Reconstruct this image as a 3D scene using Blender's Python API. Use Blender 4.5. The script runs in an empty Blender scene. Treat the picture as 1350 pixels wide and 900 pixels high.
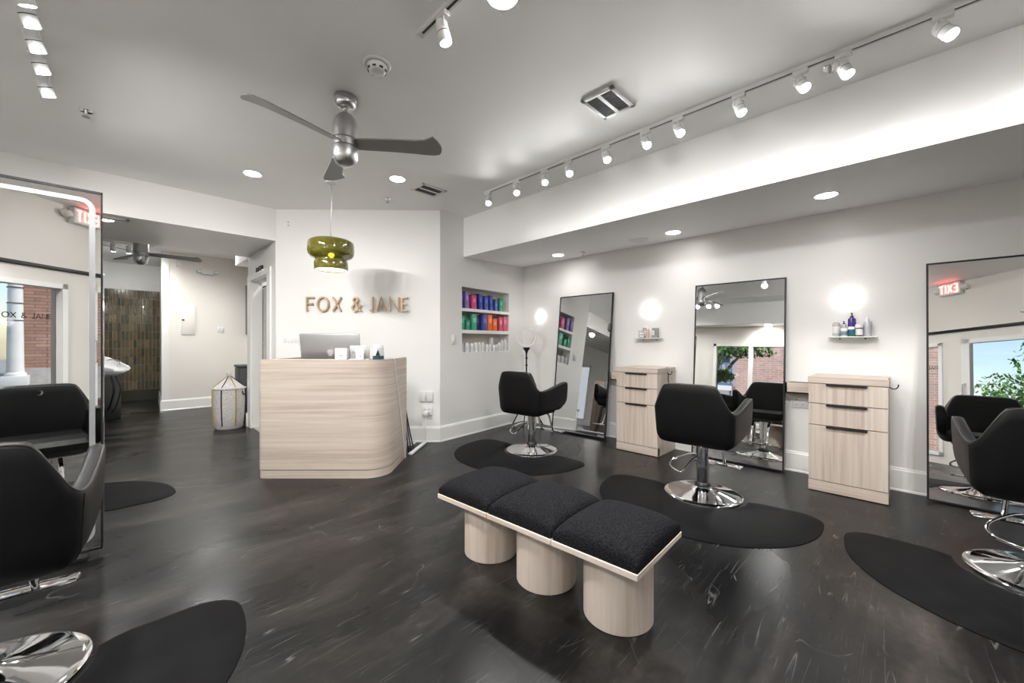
import bpy, bmesh, math, random
from mathutils import Vector, Matrix
random.seed(7)
PI = math.pi
C = bpy.context.scene.collection
S = bpy.context.scene

# ------------------------------------------------------------------ helpers
class MB:
    """collects shapes into one mesh"""
    def __init__(self): self.v = []; self.f = []; self.M = None
    def add(self, vs, fs):
        o = len(self.v)
        if self.M is not None: vs = [self.M @ Vector(p) for p in vs]
        self.v += [tuple(p) for p in vs]
        self.f += [tuple(i + o for i in f) for f in fs]
        return self
    def box(self, c, s, bevel=0.0, rz=0.0, seg=2, rx=0.0):
        bm = bmesh.new(); bmesh.ops.create_cube(bm, size=1.0)
        for v in bm.verts: v.co = Vector((v.co.x * s[0], v.co.y * s[1], v.co.z * s[2]))
        if bevel > 0:
            bmesh.ops.bevel(bm, geom=bm.edges[:], offset=min(bevel, min(s) * .49), segments=seg, affect='EDGES', profile=.5)
        m = Matrix.Translation(c) @ Matrix.Rotation(rz, 4, 'Z') @ Matrix.Rotation(rx, 4, 'X')
        bm.verts.ensure_lookup_table(); bm.verts.index_update()
        vs = [m @ v.co for v in bm.verts]; fs = [[v.index for v in f.verts] for f in bm.faces]
        bm.free(); return self.add(vs, fs)
    def span(self, a, b, bevel=0.0):
        return self.box([(a[i] + b[i]) / 2 for i in range(3)], [abs(b[i] - a[i]) for i in range(3)], bevel)
    def lathe(self, prof, seg=32, c=(0, 0, 0), axis='Z'):
        vs = []; fs = []; n = len(prof)
        for i in range(seg):
            a = 2 * PI * i / seg
            for r, z in prof:
                x, y = r * math.cos(a), r * math.sin(a)
                if axis == 'Z': p = (x, y, z)
                elif axis == 'Y': p = (x, z, -y)
                else: p = (z, x, y)
                vs.append((p[0] + c[0], p[1] + c[1], p[2] + c[2]))
        for i in range(seg):
            j = (i + 1) % seg
            for k in range(n - 1): fs.append((i * n + k, j * n + k, j * n + k + 1, i * n + k + 1))
        shut = prof[0] == prof[-1]
        if prof[0][0] > 1e-5 and not shut: fs.append(tuple(i * n for i in reversed(range(seg))))
        if prof[-1][0] > 1e-5 and not shut: fs.append(tuple(i * n + n - 1 for i in range(seg)))
        return self.add(vs, fs)
    def cyl(self, p0, p1, r0, r1=None, seg=24):
        r1 = r0 if r1 is None else r1
        return self.tube([p0, p1], [r0, r1], seg)
    def tube(self, pts, r, seg=10, closed=False, flat=None):
        pts = [Vector(p) for p in pts]; n = len(pts)
        rs = r if isinstance(r, (list, tuple)) else [r] * n
        vs = []; fs = []; prev = None
        for i, p in enumerate(pts):
            if closed: t = pts[(i + 1) % n] - pts[i - 1]
            else: t = pts[min(i + 1, n - 1)] - pts[max(i - 1, 0)]
            t.normalize()
            if prev is None:
                up = Vector((0, 0, 1)) if abs(t.z) < .9 else Vector((1, 0, 0))
                a = t.cross(up).normalized()
            else:
                a = prev - t * prev.dot(t); a.normalize()
            prev = a; b = t.cross(a)
            for k in range(seg):
                w = 2 * PI * k / seg
                fy = flat if flat else 1.0
                vs.append(p + (a * math.cos(w) + b * math.sin(w) * fy) * rs[i])
        m = n if closed else n - 1
        for i in range(m):
            j = (i + 1) % n
            for k in range(seg):
                l = (k + 1) % seg
                fs.append((i * seg + k, i * seg + l, j * seg + l, j * seg + k))
        if not closed:
            fs.append(tuple(reversed(range(seg)))); fs.append(tuple(range((n - 1) * seg, n * seg)))
        return self.add(vs, fs)
    def prism(self, poly, z0, z1, bevel=0.0):
        n = len(poly)
        a = sum(poly[i][0] * poly[(i + 1) % n][1] - poly[(i + 1) % n][0] * poly[i][1] for i in range(n))
        if a < 0: poly = list(reversed(poly))
        if bevel > 0:
            ins = inset(poly, bevel)
            rings = [(ins, z0), (poly, z0 + bevel), (poly, z1 - bevel), (ins, z1)]
        else: rings = [(poly, z0), (poly, z1)]
        vs = []; fs = []
        for P, z in rings: vs += [(x, y, z) for x, y in P]
        for k in range(len(rings) - 1):
            for i in range(n):
                j = (i + 1) % n
                fs.append((k * n + i, k * n + j, (k + 1) * n + j, (k + 1) * n + i))
        fs.append(tuple(reversed(range(n)))); o = (len(rings) - 1) * n
        fs.append(tuple(range(o, o + n)))
        return self.add(vs, fs)
    def sphere(self, c, r, seg=20, rings=12, sc=(1, 1, 1)):
        prof = [(max(r * math.sin(PI * i / rings), 0.0), -r * math.cos(PI * i / rings)) for i in range(rings + 1)]
        M0 = self.M; T = Matrix.Translation(c) @ Matrix.Diagonal((*sc, 1))
        self.M = T if M0 is None else M0 @ T
        self.lathe(prof, seg); self.M = M0; return self
    def stroke(self, pts, w, y0, y1, closed=False):
        """ribbon of width w along a 2D polyline in the x-z plane, from y0 to y1 deep"""
        n = len(pts); L = []; R = []
        for i in range(n):
            def dr(a, b):
                d = Vector((pts[b][0] - pts[a][0], pts[b][1] - pts[a][1])); return d.normalized()
            if closed: d0, d1 = dr(i - 1, i), dr(i, (i + 1) % n)
            else:
                d0 = dr(max(i - 1, 0), max(i, 1)); d1 = dr(min(i, n - 2), min(i + 1, n - 1))
            m = (Vector((-d0.y, d0.x)) + Vector((-d1.y, d1.x))); m.normalize()
            k = w / 2 / max(.72, m.dot(Vector((-d0.y, d0.x))))
            L.append((pts[i][0] + m.x * k, pts[i][1] + m.y * k)); R.append((pts[i][0] - m.x * k, pts[i][1] - m.y * k))
        vs = []
        for i in range(n):
            vs += [(L[i][0], y0, L[i][1]), (R[i][0], y0, R[i][1]), (R[i][0], y1, R[i][1]), (L[i][0], y1, L[i][1])]
        fs = []
        for i in range(n if closed else n - 1):
            j = (i + 1) % n
            for k in range(4):
                l = (k + 1) % 4; fs.append((i * 4 + k, j * 4 + k, j * 4 + l, i * 4 + l))
        if not closed: fs += [(0, 1, 2, 3), tuple((n - 1) * 4 + k for k in (3, 2, 1, 0))]
        return self.add(vs, fs)
    def build(self, name, mat, parent=None, loc=(0, 0, 0), rz=0.0, smooth=True, ang=35):
        me = bpy.data.meshes.new(name); me.from_pydata(self.v, [], self.f); me.update()
        bm = bmesh.new(); bm.from_mesh(me); bmesh.ops.recalc_face_normals(bm, faces=bm.faces); bm.to_mesh(me); bm.free()
        if smooth:
            me.polygons.foreach_set('use_smooth', [True] * len(me.polygons)); me.set_sharp_from_angle(angle=math.radians(ang))
        me.materials.append(mat)
        o = bpy.data.objects.new(name, me); C.objects.link(o)
        o.location = loc; o.rotation_euler = (0, 0, rz)
        if parent is not None: o.parent = parent
        return o

def inset(poly, d):
    n = len(poly); out = []
    for i in range(n):
        p0, p1, p2 = Vector(poly[i - 1]), Vector(poly[i]), Vector(poly[(i + 1) % n])
        e0 = (p1 - p0); e1 = (p2 - p1)
        if e0.length < 1e-9 or e1.length < 1e-9: out.append(tuple(p1)); continue
        e0.normalize(); e1.normalize()
        m = Vector((-e0.y - e1.y, e0.x + e1.x))
        if m.length < 1e-6: out.append(tuple(p1)); continue
        m.normalize(); k = d / max(.5, m.dot(Vector((-e0.y, e0.x))))
        out.append((p1.x + m.x * k, p1.y + m.y * k))
    return out

def rrect(x0, x1, y0, y1, r, seg=6):
    pts = []
    for cx, cy, a in ((x1 - r, y1 - r, 0), (x0 + r, y1 - r, 90), (x0 + r, y0 + r, 180), (x1 - r, y0 + r, 270)):
        for k in range(seg + 1):
            t = math.radians(a + 90 * k / seg); pts.append((cx + r * math.cos(t), cy + r * math.sin(t)))
    return pts

def crom(P, n=6):
    """Catmull-Rom through tuples of any length"""
    out = []
    for i in range(len(P) - 1):
        p0, p1, p2, p3 = P[max(i - 1, 0)], P[i], P[i + 1], P[min(i + 2, len(P) - 1)]
        for k in range(n):
            t = k / n
            out.append(tuple(.5 * (2 * b + (c - a) * t + (2 * a - 5 * b + 4 * c - d) * t * t + (3 * b - a - 3 * c + d) * t ** 3)
                             for a, b, c, d in zip(p0, p1, p2, p3)))
    out.append(tuple(P[-1])); return out

def tag(o, label=None, cat=None, group=None, kind=None):
    if label: o['label'] = label
    if cat: o['category'] = cat
    if group: o['group'] = group
    if kind: o['kind'] = kind
    return o

def thing(name, label, cat, loc=(0, 0, 0), rz=0.0, group=None):
    o = bpy.data.objects.new(name, None); C.objects.link(o); o.empty_display_size = .1
    o.location = loc; o.rotation_euler = (0, 0, rz)
    return tag(o, label, cat, group)

def struct(o, label=None): return tag(o, label, None, None, 'structure')

def dup(root, loc, rz, label, group=None):
    r = root.copy(); C.objects.link(r); r.location = loc; r.rotation_euler = (0, 0, rz); r['label'] = label
    if group: r['group'] = group
    for ch in list(root.children):
        c = ch.copy(); C.objects.link(c); c.parent = r
        for g in list(ch.children):
            d = g.copy(); C.objects.link(d); d.parent = c
    return r

ORD = ['first', 'second', 'third', 'fourth', 'fifth', 'sixth', 'seventh', 'eighth', 'ninth', 'tenth', 'eleventh', 'twelfth', 'thirteenth']

# ------------------------------------------------------------------ materials
def nt(name):
    m = bpy.data.materials.new(name); m.use_nodes = True
    t = m.node_tree; return m, t, t.nodes, t.links, t.nodes['Principled BSDF']

def pm(name, col, rough=.5, metal=0.0, var=.06, scale=6.0, bump=0.0, bscale=120.0, coat=0.0, trans=0.0, spec=None, emit=None, estr=0.0, ior=None, rvar=0.0):
    m, t, N, L, b = nt(name)
    tc = N.new('ShaderNodeTexCoord'); no = N.new('ShaderNodeTexNoise'); no.inputs['Scale'].default_value = scale; no.inputs['Detail'].default_value = 4
    L.new(tc.outputs['Object'], no.inputs['Vector'])
    r = N.new('ShaderNodeValToRGB')
    r.color_ramp.elements[0].position = .3; r.color_ramp.elements[1].position = .7
    r.color_ramp.elements[0].color = (*[max(c * (1 - var), 0) for c in col], 1); r.color_ramp.elements[1].color = (*[min(c * (1 + var), 1) for c in col], 1)
    L.new(no.outputs['Fac'], r.inputs['Fac']); L.new(r.outputs['Color'], b.inputs['Base Color'])
    b.inputs['Roughness'].default_value = rough; b.inputs['Metallic'].default_value = metal
    b.inputs['Coat Weight'].default_value = coat; b.inputs['Coat Roughness'].default_value = .05
    b.inputs['Transmission Weight'].default_value = trans
    if ior: b.inputs['IOR'].default_value = ior
    if spec is not None: b.inputs['Specular IOR Level'].default_value = spec
    if emit: b.inputs['Emission Color'].default_value = (*emit, 1); b.inputs['Emission Strength'].default_value = estr
    if rvar:
        mr = N.new('ShaderNodeMapRange'); mr.inputs[3].default_value = rough - rvar; mr.inputs[4].default_value = rough + rvar
        L.new(no.outputs['Fac'], mr.inputs[0]); L.new(mr.outputs[0], b.inputs['Roughness'])
    if bump:
        n2 = N.new('ShaderNodeTexNoise'); n2.inputs['Scale'].default_value = bscale; n2.inputs['Detail'].default_value = 3
        L.new(tc.outputs['Object'], n2.inputs['Vector'])
        bp = N.new('ShaderNodeBump'); bp.inputs['Strength'].default_value = bump; bp.inputs['Distance'].default_value = .01
        L.new(n2.outputs['Fac'], bp.inputs['Height']); L.new(bp.outputs['Normal'], b.inputs['Normal'])
    return m

def wood(name, axis, cols, rough=.45, fine=55.0, long=1.6):
    m, t, N, L, b = nt(name)
    tc = N.new('ShaderNodeTexCoord'); mp = N.new('ShaderNodeMapping')
    sc = [fine] * 3; sc[axis] = long; mp.inputs['Scale'].default_value = sc
    L.new(tc.outputs['Object'], mp.inputs['Vector'])
    n1 = N.new('ShaderNodeTexNoise'); n1.inputs['Scale'].default_value = 1.0; n1.inputs['Detail'].default_value = 5; n1.inputs['Distortion'].default_value = .35
    L.new(mp.outputs[0], n1.inputs['Vector'])
    mp2 = N.new('ShaderNodeMapping'); sc2 = [7.0 if fine > long else .35] * 3; sc2[axis] = .35 if fine > long else 7.0; mp2.inputs['Scale'].default_value = sc2
    L.new(tc.outputs['Object'], mp2.inputs['Vector'])
    n2 = N.new('ShaderNodeTexNoise'); n2.inputs['Scale'].default_value = 1.0; n2.inputs['Detail'].default_value = 2; L.new(mp2.outputs[0], n2.inputs['Vector'])
    mx = N.new('ShaderNodeMath'); mx.operation = 'MULTIPLY_ADD'; mx.inputs[1].default_value = .55
    L.new(n1.outputs['Fac'], mx.inputs[0])
    m2 = N.new('ShaderNodeMath'); m2.operation = 'MULTIPLY'; m2.inputs[1].default_value = .45; L.new(n2.outputs['Fac'], m2.inputs[0]); L.new(m2.outputs[0], mx.inputs[2])
    r = N.new('ShaderNodeValToRGB'); e = r.color_ramp.elements
    e[0].position = .36; e[0].color = (*cols[0], 1); e[1].position = .64; e[1].color = (*cols[2], 1)
    k = e.new(.5); k.color = (*cols[1], 1)
    L.new(mx.outputs[0], r.inputs['Fac']); L.new(r.outputs['Color'], b.inputs['Base Color'])
    b.inputs['Roughness'].default_value = rough
    bp = N.new('ShaderNodeBump'); bp.inputs['Strength'].default_value = .06; bp.inputs['Distance'].default_value = .003
    L.new(n1.outputs['Fac'], bp.inputs['Height']); L.new(bp.outputs['Normal'], b.inputs['Normal'])
    return m

def emis(name, col, s):
    m, t, N, L, b = nt(name)
    tc = N.new('ShaderNodeTexCoord'); no = N.new('ShaderNodeTexNoise'); no.inputs['Scale'].default_value = 12
    L.new(tc.outputs['Object'], no.inputs['Vector'])
    r = N.new('ShaderNodeValToRGB'); r.color_ramp.elements[0].color = (*[c * .96 for c in col], 1); r.color_ramp.elements[1].color = (*col, 1)
    L.new(no.outputs['Fac'], r.inputs['Fac']); L.new(r.outputs['Color'], b.inputs['Emission Color'])
    b.inputs['Base Color'].default_value = (.8, .8, .8, 1); b.inputs['Emission Strength'].default_value = s
    return m

def pane_mat(name, tint=(1, 1, 1), refl=.07):
    m, t, N, L, b = nt(name); N.remove(b)
    tr = N.new('ShaderNodeBsdfTransparent'); tr.inputs[0].default_value = (*tint, 1)
    gl = N.new('ShaderNodeBsdfGlossy'); gl.inputs['Roughness'].default_value = .01
    fr = N.new('ShaderNodeFresnel'); fr.inputs[0].default_value = 1.35
    mx = N.new('ShaderNodeMixShader'); L.new(fr.outputs[0], mx.inputs[0]); L.new(tr.outputs[0], mx.inputs[1]); L.new(gl.outputs[0], mx.inputs[2])
    L.new(mx.outputs[0], N['Material Output'].inputs[0]); return m

def floor_mat():
    m, t, N, L, b = nt('stained_concrete')
    tc = N.new('ShaderNodeTexCoord')
    warp = N.new('ShaderNodeTexNoise'); warp.inputs['Scale'].default_value = .55; warp.inputs['Detail'].default_value = 2
    L.new(tc.outputs['Object'], warp.inputs['Vector'])
    sub = N.new('ShaderNodeVectorMath'); sub.operation = 'MULTIPLY_ADD'; sub.inputs[1].default_value = (1.1, 1.6, 0)
    L.new(warp.outputs['Color'], sub.inputs[0]); L.new(tc.outputs['Object'], sub.inputs[2])
    mp = N.new('ShaderNodeMapping'); mp.inputs['Rotation'].default_value = (0, 0, math.radians(-8)); mp.inputs['Scale'].default_value = (.6, 2.3, 1)
    L.new(sub.outputs[0], mp.inputs['Vector'])
    n1 = N.new('ShaderNodeTexNoise'); n1.inputs['Scale'].default_value = 1.1; n1.inputs['Detail'].default_value = 5; n1.inputs['Roughness'].default_value = .54
    L.new(mp.outputs[0], n1.inputs['Vector'])
    r = N.new('ShaderNodeValToRGB'); e = r.color_ramp.elements
    e[0].position = .38; e[0].color = (.003, .003, .0033, 1); e[1].position = .70; e[1].color = (.046, .040, .0355, 1)
    k = e.new(.5); k.color = (.0068, .0063, .006, 1); k = e.new(.58); k.color = (.0165, .0148, .0135, 1)
    L.new(n1.outputs['Fac'], r.inputs['Fac'])
    # fine mottling
    n2 = N.new('ShaderNodeTexNoise'); n2.inputs['Scale'].default_value = 26; n2.inputs['Detail'].default_value = 5; L.new(tc.outputs['Object'], n2.inputs['Vector'])
    mm = N.new('ShaderNodeMapRange'); mm.inputs[1].default_value = .3; mm.inputs[2].default_value = .7; mm.inputs[3].default_value = .72; mm.inputs[4].default_value = 1.3
    L.new(n2.outputs['Fac'], mm.inputs[0])
    mul = N.new('ShaderNodeMix'); mul.data_type = 'RGBA'; mul.blend_type = 'MULTIPLY'; mul.inputs[0].default_value = 1
    L.new(r.outputs['Color'], mul.inputs[6]); L.new(mm.outputs[0], mul.inputs[7])
    # scratches: thin bands of distorted noise, patchy
    def scratch(rot, scale, seed, width):
        mp = N.new('ShaderNodeMapping'); mp.inputs['Rotation'].default_value = (0, 0, rot); mp.inputs['Scale'].default_value = scale; mp.inputs['Location'].default_value = (seed, seed * 2.3, 0)
        L.new(tc.outputs['Object'], mp.inputs['Vector'])
        n = N.new('ShaderNodeTexNoise'); n.inputs['Scale'].default_value = 1; n.inputs['Detail'].default_value = .6; L.new(mp.outputs[0], n.inputs['Vector'])
        s = N.new('ShaderNodeMath'); s.operation = 'SUBTRACT'; s.inputs[1].default_value = .5; L.new(n.outputs['Fac'], s.inputs[0])
        a = N.new('ShaderNodeMath'); a.operation = 'ABSOLUTE'; L.new(s.outputs[0], a.inputs[0])
        c = N.new('ShaderNodeMapRange'); c.inputs[1].default_value = 0; c.inputs[2].default_value = width; c.inputs[3].default_value = 1; c.inputs[4].default_value = 0
        L.new(a.outputs[0], c.inputs[0])
        k = N.new('ShaderNodeTexNoise'); k.inputs['Scale'].default_value = 5.5; k.inputs['Detail'].default_value = 2
        off = N.new('ShaderNodeVectorMath'); off.inputs[1].default_value = (seed * 5, seed, 0); L.new(tc.outputs['Object'], off.inputs[0]); L.new(off.outputs[0], k.inputs['Vector'])
        kr = N.new('ShaderNodeMapRange'); kr.inputs[1].default_value = .53; kr.inputs[2].default_value = .64; L.new(k.outputs['Fac'], kr.inputs[0])
        o = N.new('ShaderNodeMath'); o.operation = 'MULTIPLY'; L.new(c.outputs[0], o.inputs[0]); L.new(kr.outputs[0], o.inputs[1]); return o
    ss = [scratch(.4, (.5, 13, 1), 1.3, .0045), scratch(1.9, (.45, 15, 1), 4.7, .0045), scratch(-.5, (.6, 12, 1), 8.2, .005), scratch(1.2, (.4, 16, 1), 6.1, .0045), scratch(2.6, (.5, 14, 1), 2.9, .0045), scratch(.9, (3.2, 5, 1), 11.9, .004)]
    acc = ss[0]
    for q in ss[1:]:
        mx = N.new('ShaderNodeMath'); mx.operation = 'MAXIMUM'; L.new(acc.outputs[0], mx.inputs[0]); L.new(q.outputs[0], mx.inputs[1]); acc = mx
    # pale scuffs
    sc = N.new('ShaderNodeTexNoise'); sc.inputs['Scale'].default_value = 24; sc.inputs['Detail'].default_value = 6; sc.inputs['Roughness'].default_value = .75; L.new(tc.outputs['Object'], sc.inputs['Vector'])
    scr = N.new('ShaderNodeMapRange'); scr.inputs[1].default_value = .68; scr.inputs[2].default_value = .78; L.new(sc.outputs['Fac'], scr.inputs[0])
    mx = N.new('ShaderNodeMath'); mx.operation = 'MAXIMUM'; L.new(acc.outputs[0], mx.inputs[0]); L.new(scr.outputs[0], mx.inputs[1])
    am = N.new('ShaderNodeMath'); am.operation = 'MULTIPLY'; am.inputs[1].default_value = .34; L.new(mx.outputs[0], am.inputs[0])
    fin = N.new('ShaderNodeMix'); fin.data_type = 'RGBA'; L.new(am.outputs[0], fin.inputs[0]); L.new(mul.outputs[2], fin.inputs[6]); fin.inputs[7].default_value = (.22, .21, .2, 1)
    L.new(fin.outputs[2], b.inputs['Base Color'])
    rr = N.new('ShaderNodeMapRange'); rr.inputs[1].default_value = .3; rr.inputs[2].default_value = .7; rr.inputs[3].default_value = .22; rr.inputs[4].default_value = .42
    L.new(n1.outputs['Fac'], rr.inputs[0]); L.new(rr.outputs[0], b.inputs['Roughness'])
    b.inputs['Specular IOR Level'].default_value = .26
    bp = N.new('ShaderNodeBump'); bp.inputs['Strength'].default_value = .08; bp.inputs['Distance'].default_value = .004
    L.new(n2.outputs['Fac'], bp.inputs['Height']); L.new(bp.outputs['Normal'], b.inputs['Normal'])
    return m

def brick_mat(name, c1, c2, mortar, scale, axis_y, bw=.5, rh=.25, msize=.012):
    m, t, N, L, b = nt(name)
    tc = N.new('ShaderNodeTexCoord'); sp = N.new('ShaderNodeSeparateXYZ'); L.new(tc.outputs['Object'], sp.inputs[0])
    cb = N.new('ShaderNodeCombineXYZ'); L.new(sp.outputs['Y' if axis_y else 'X'], cb.inputs[0]); L.new(sp.outputs['Z'], cb.inputs[1])
    br = N.new('ShaderNodeTexBrick'); br.inputs['Scale'].default_value = scale; br.inputs['Color1'].default_value = (*c1, 1); br.inputs['Color2'].default_value = (*c2, 1); br.inputs['Mortar'].default_value = (*mortar, 1)
    br.inputs['Mortar Size'].default_value = msize; br.inputs['Brick Width'].default_value = bw; br.inputs['Row Height'].default_value = rh; br.inputs['Bias'].default_value = .1
    L.new(cb.outputs[0], br.inputs['Vector'])
    no = N.new('ShaderNodeTexNoise'); no.inputs['Scale'].default_value = 3; no.inputs['Detail'].default_value = 5; L.new(tc.outputs['Object'], no.inputs['Vector'])
    mr = N.new('ShaderNodeMapRange'); mr.inputs[3].default_value = .6; mr.inputs[4].default_value = 1.4; L.new(no.outputs['Fac'], mr.inputs[0])
    mx = N.new('ShaderNodeMix'); mx.data_type = 'RGBA'; mx.blend_type = 'MULTIPLY'; mx.inputs[0].default_value = 1; L.new(br.outputs['Color'], mx.inputs[6]); L.new(mr.outputs[0], mx.inputs[7])
    L.new(mx.outputs[2], b.inputs['Base Color']); b.inputs['Roughness'].default_value = .9
    return m

def island_mat(name, cols, rough=.15, var_hi=1.0, coat=.0):
    """colour differs from one loose piece of the mesh to the next"""
    m, t, N, L, b = nt(name)
    g = N.new('ShaderNodeNewGeometry'); r = N.new('ShaderNodeValToRGB'); r.color_ramp.interpolation = 'LINEAR'
    e = r.color_ramp.elements; n = len(cols)
    e[0].color = (*cols[0], 1); e[1].color = (*cols[-1], 1)
    for i in range(1, n - 1): k = e.new(i / (n - 1)); k.color = (*cols[i], 1)
    L.new(g.outputs['Random Per Island'], r.inputs['Fac'])
    tc = N.new('ShaderNodeTexCoord'); no = N.new('ShaderNodeTexNoise'); no.inputs['Scale'].default_value = 14; no.inputs['Detail'].default_value = 3; L.new(tc.outputs['Object'], no.inputs['Vector'])
    mr = N.new('ShaderNodeMapRange'); mr.inputs[3].default_value = .55; mr.inputs[4].default_value = 1.45; L.new(no.outputs['Fac'], mr.inputs[0])
    mx = N.new('ShaderNodeMix'); mx.data_type = 'RGBA'; mx.blend_type = 'MULTIPLY'; mx.inputs[0].default_value = 1; L.new(r.outputs['Color'], mx.inputs[6]); L.new(mr.outputs[0], mx.inputs[7])
    L.new(mx.outputs[2], b.inputs['Base Color']); b.inputs['Roughness'].default_value = rough; b.inputs['Coat Weight'].default_value = coat
    return m

M = {}
M['wall'] = pm('warm_white_paint', (.80, .793, .775), .38, var=.012, scale=2, bump=.03, bscale=240)
M['beige'] = pm('beige_paint', (.76, .73, .68), .45, var=.015, scale=2, bump=.03, bscale=240)
M['ceil'] = pm('ceiling_paint', (.93, .93, .925), .6, var=.012, scale=1.5, bump=.03, bscale=200)
M['trim'] = pm('white_trim_paint', (.86, .855, .835), .3, var=.012)
M['floor'] = floor_mat()
M['mat'] = pm('black_rubber', (.006, .006, .0064), .55, spec=.05, var=.25, scale=9, bump=.05, bscale=300, rvar=.06)
M['leather'] = pm('black_vinyl', (.0045, .0045, .0047), .42, spec=.20, var=.12, scale=12, bump=.09, bscale=420, rvar=.04)
M['pipe'] = pm('black_piping', (.02, .02, .02), .28, var=.1)
M['chrome'] = pm('chrome', (.78, .78, .79), .06, 1.0, var=.02)
M['nickel'] = pm('brushed_nickel', (.52, .52, .525), .34, 1.0, var=.12, scale=30)
M['blade'] = pm('grey_blade_paint', (.20, .20, .20), .4, .35, var=.05)
M['black'] = pm('black_metal', (.012, .012, .013), .4, .3, var=.1)
M['blackp'] = pm('black_plastic', (.015, .015, .016), .35, var=.1)
M['boucle'] = pm('charcoal_boucle', (.0135, .014, .0155), .95, var=.8, scale=150, bump=1.0, bscale=170, spec=.05)
ASH = [(.40, .325, .27), (.505, .43, .365), (.57, .50, .435)]
M['ash_v'] = wood('ash_upright_grain', 2, ASH)
M['ash_h'] = wood('ash_level_grain', 0, ASH)
M['ash_d'] = wood('desk_wood', 2, ASH, fine=1.5, long=52.0)
M['ash_b'] = wood('bench_wood', 2, [(.55, .45, .365), (.66, .565, .48), (.71, .625, .545)], fine=30)
M['ash_bh'] = wood('bench_board_wood', 1, [(.55, .45, .365), (.66, .565, .48), (.71, .625, .545)], fine=30)
M['mirror'] = pm('silvered_glass', (.76, .77, .765), .0, 1.0, var=.004)
M['white'] = pm('white_plastic', (.72, .72, .72), .35, var=.015)
M['glossw'] = pm('white_ceramic', (.85, .85, .85), .12, var=.01, coat=.5)
M['whiteglass'] = pm('frosted_glass', (.74, .76, .75), .2, var=.02)
M['pane'] = pane_mat('window_glass')
M['led'] = emis('lamp_face', (1, .97, .92), 26.0)
M['led_dim'] = emis('downlight_face', (1, .97, .93), 14.0)
M['sconce'] = emis('sconce_globe', (1, .97, .92), 2.0)
M['ringl'] = pm('white_diffuser', (.74, .74, .74), .3, var=.01)
M['strip'] = pm('frosted_strip', (.27, .275, .28), .5, var=.01)
M['red'] = emis('red_exit_letters', (1, .10, .08), 2.6)
M['brass'] = pm('tan_brass', (.47, .335, .20), .4, .4, var=.08)
M['olive'] = pm('olive_glass', (.15, .14, .008), .05, var=.12, scale=3, coat=1.0, trans=.25, ior=1.5)
M['shade_in'] = emis('lit_shade_inside', (1, .86, .62), 1.1)
M['alu'] = pm('silver_aluminium', (.46, .46, .47), .38, .85, var=.02)
M['tile'] = island_mat('olive_glazed_tile', [(.045, .04, .022), (.12, .085, .035), (.07, .058, .028), (.19, .14, .065), (.025, .03, .02), (.14, .105, .045), (.085, .07, .038)], .12, coat=.6)
M['grout'] = pm('tan_grout', (.5, .45, .36), .9)
M['dolive'] = pm('dark_olive_tile', (.045, .045, .025), .25)
M['basket'] = pm('woven_straw_white', (.66, .625, .61), .85, var=.22, scale=60, bump=.8, bscale=90)
M['mustard'] = pm('mustard_yarn', (.42, .32, .07), .85, var=.2, scale=60)
M['navy'] = pm('black_yarn', (.02, .018, .03), .8)
M['grey'] = pm('dark_grey_plastic', (.05, .052, .056), .5)
M['curtain'] = pm('grey_green_linen', (.50, .51, .46), .9, var=.06, scale=30)
M['screen'] = pm('dark_screen', (.03, .032, .036), .2)
M['louver'] = pm('dark_louvre', (.035, .035, .035), .5)
M['cord'] = pm('white_cord', (.75, .75, .74), .4)

# ------------------------------------------------------------------ frame of the room
# X runs right-and-away, Y left-and-away; the camera looks between them.
NV = math.hypot(525, 534)
RX, RY = 525 / NV, -534 / NV                    # camera right
FX, FY = 534 / NV, 525 / NV                     # camera forward
VA = math.atan2(RY, RX)
H = 2.84
def V(lat, Z): return (lat * RX + Z * FX, lat * RY + Z * FY)
A_R = -PI / 2       # things against the right wall
RW = 4.57
NB, NA = Vector((2.866, 4.055)), Vector((4.58, 4.243))
NANG = math.atan2(NA.y - NB.y, NA.x - NB.x); NL = (NA - NB).length
def nich(s, off=0.0):
    d = (NA - NB).normalized(); n = Vector((-d.y, d.x)); p = NB + d * s + n * off; return (p.x, p.y)

cam = bpy.data.cameras.new('camera'); co = bpy.data.objects.new('camera', cam); C.objects.link(co)
co.location = (0, 0, 1.22); co.rotation_euler = (PI / 2, 0, math.atan2(FY, FX) - PI / 2)
cam.sensor_width = 36; cam.lens = 36 * 525 / 1350; cam.shift_y = 1 / 1350; cam.clip_start = .03; cam.clip_end = 200
S.camera = co

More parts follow.
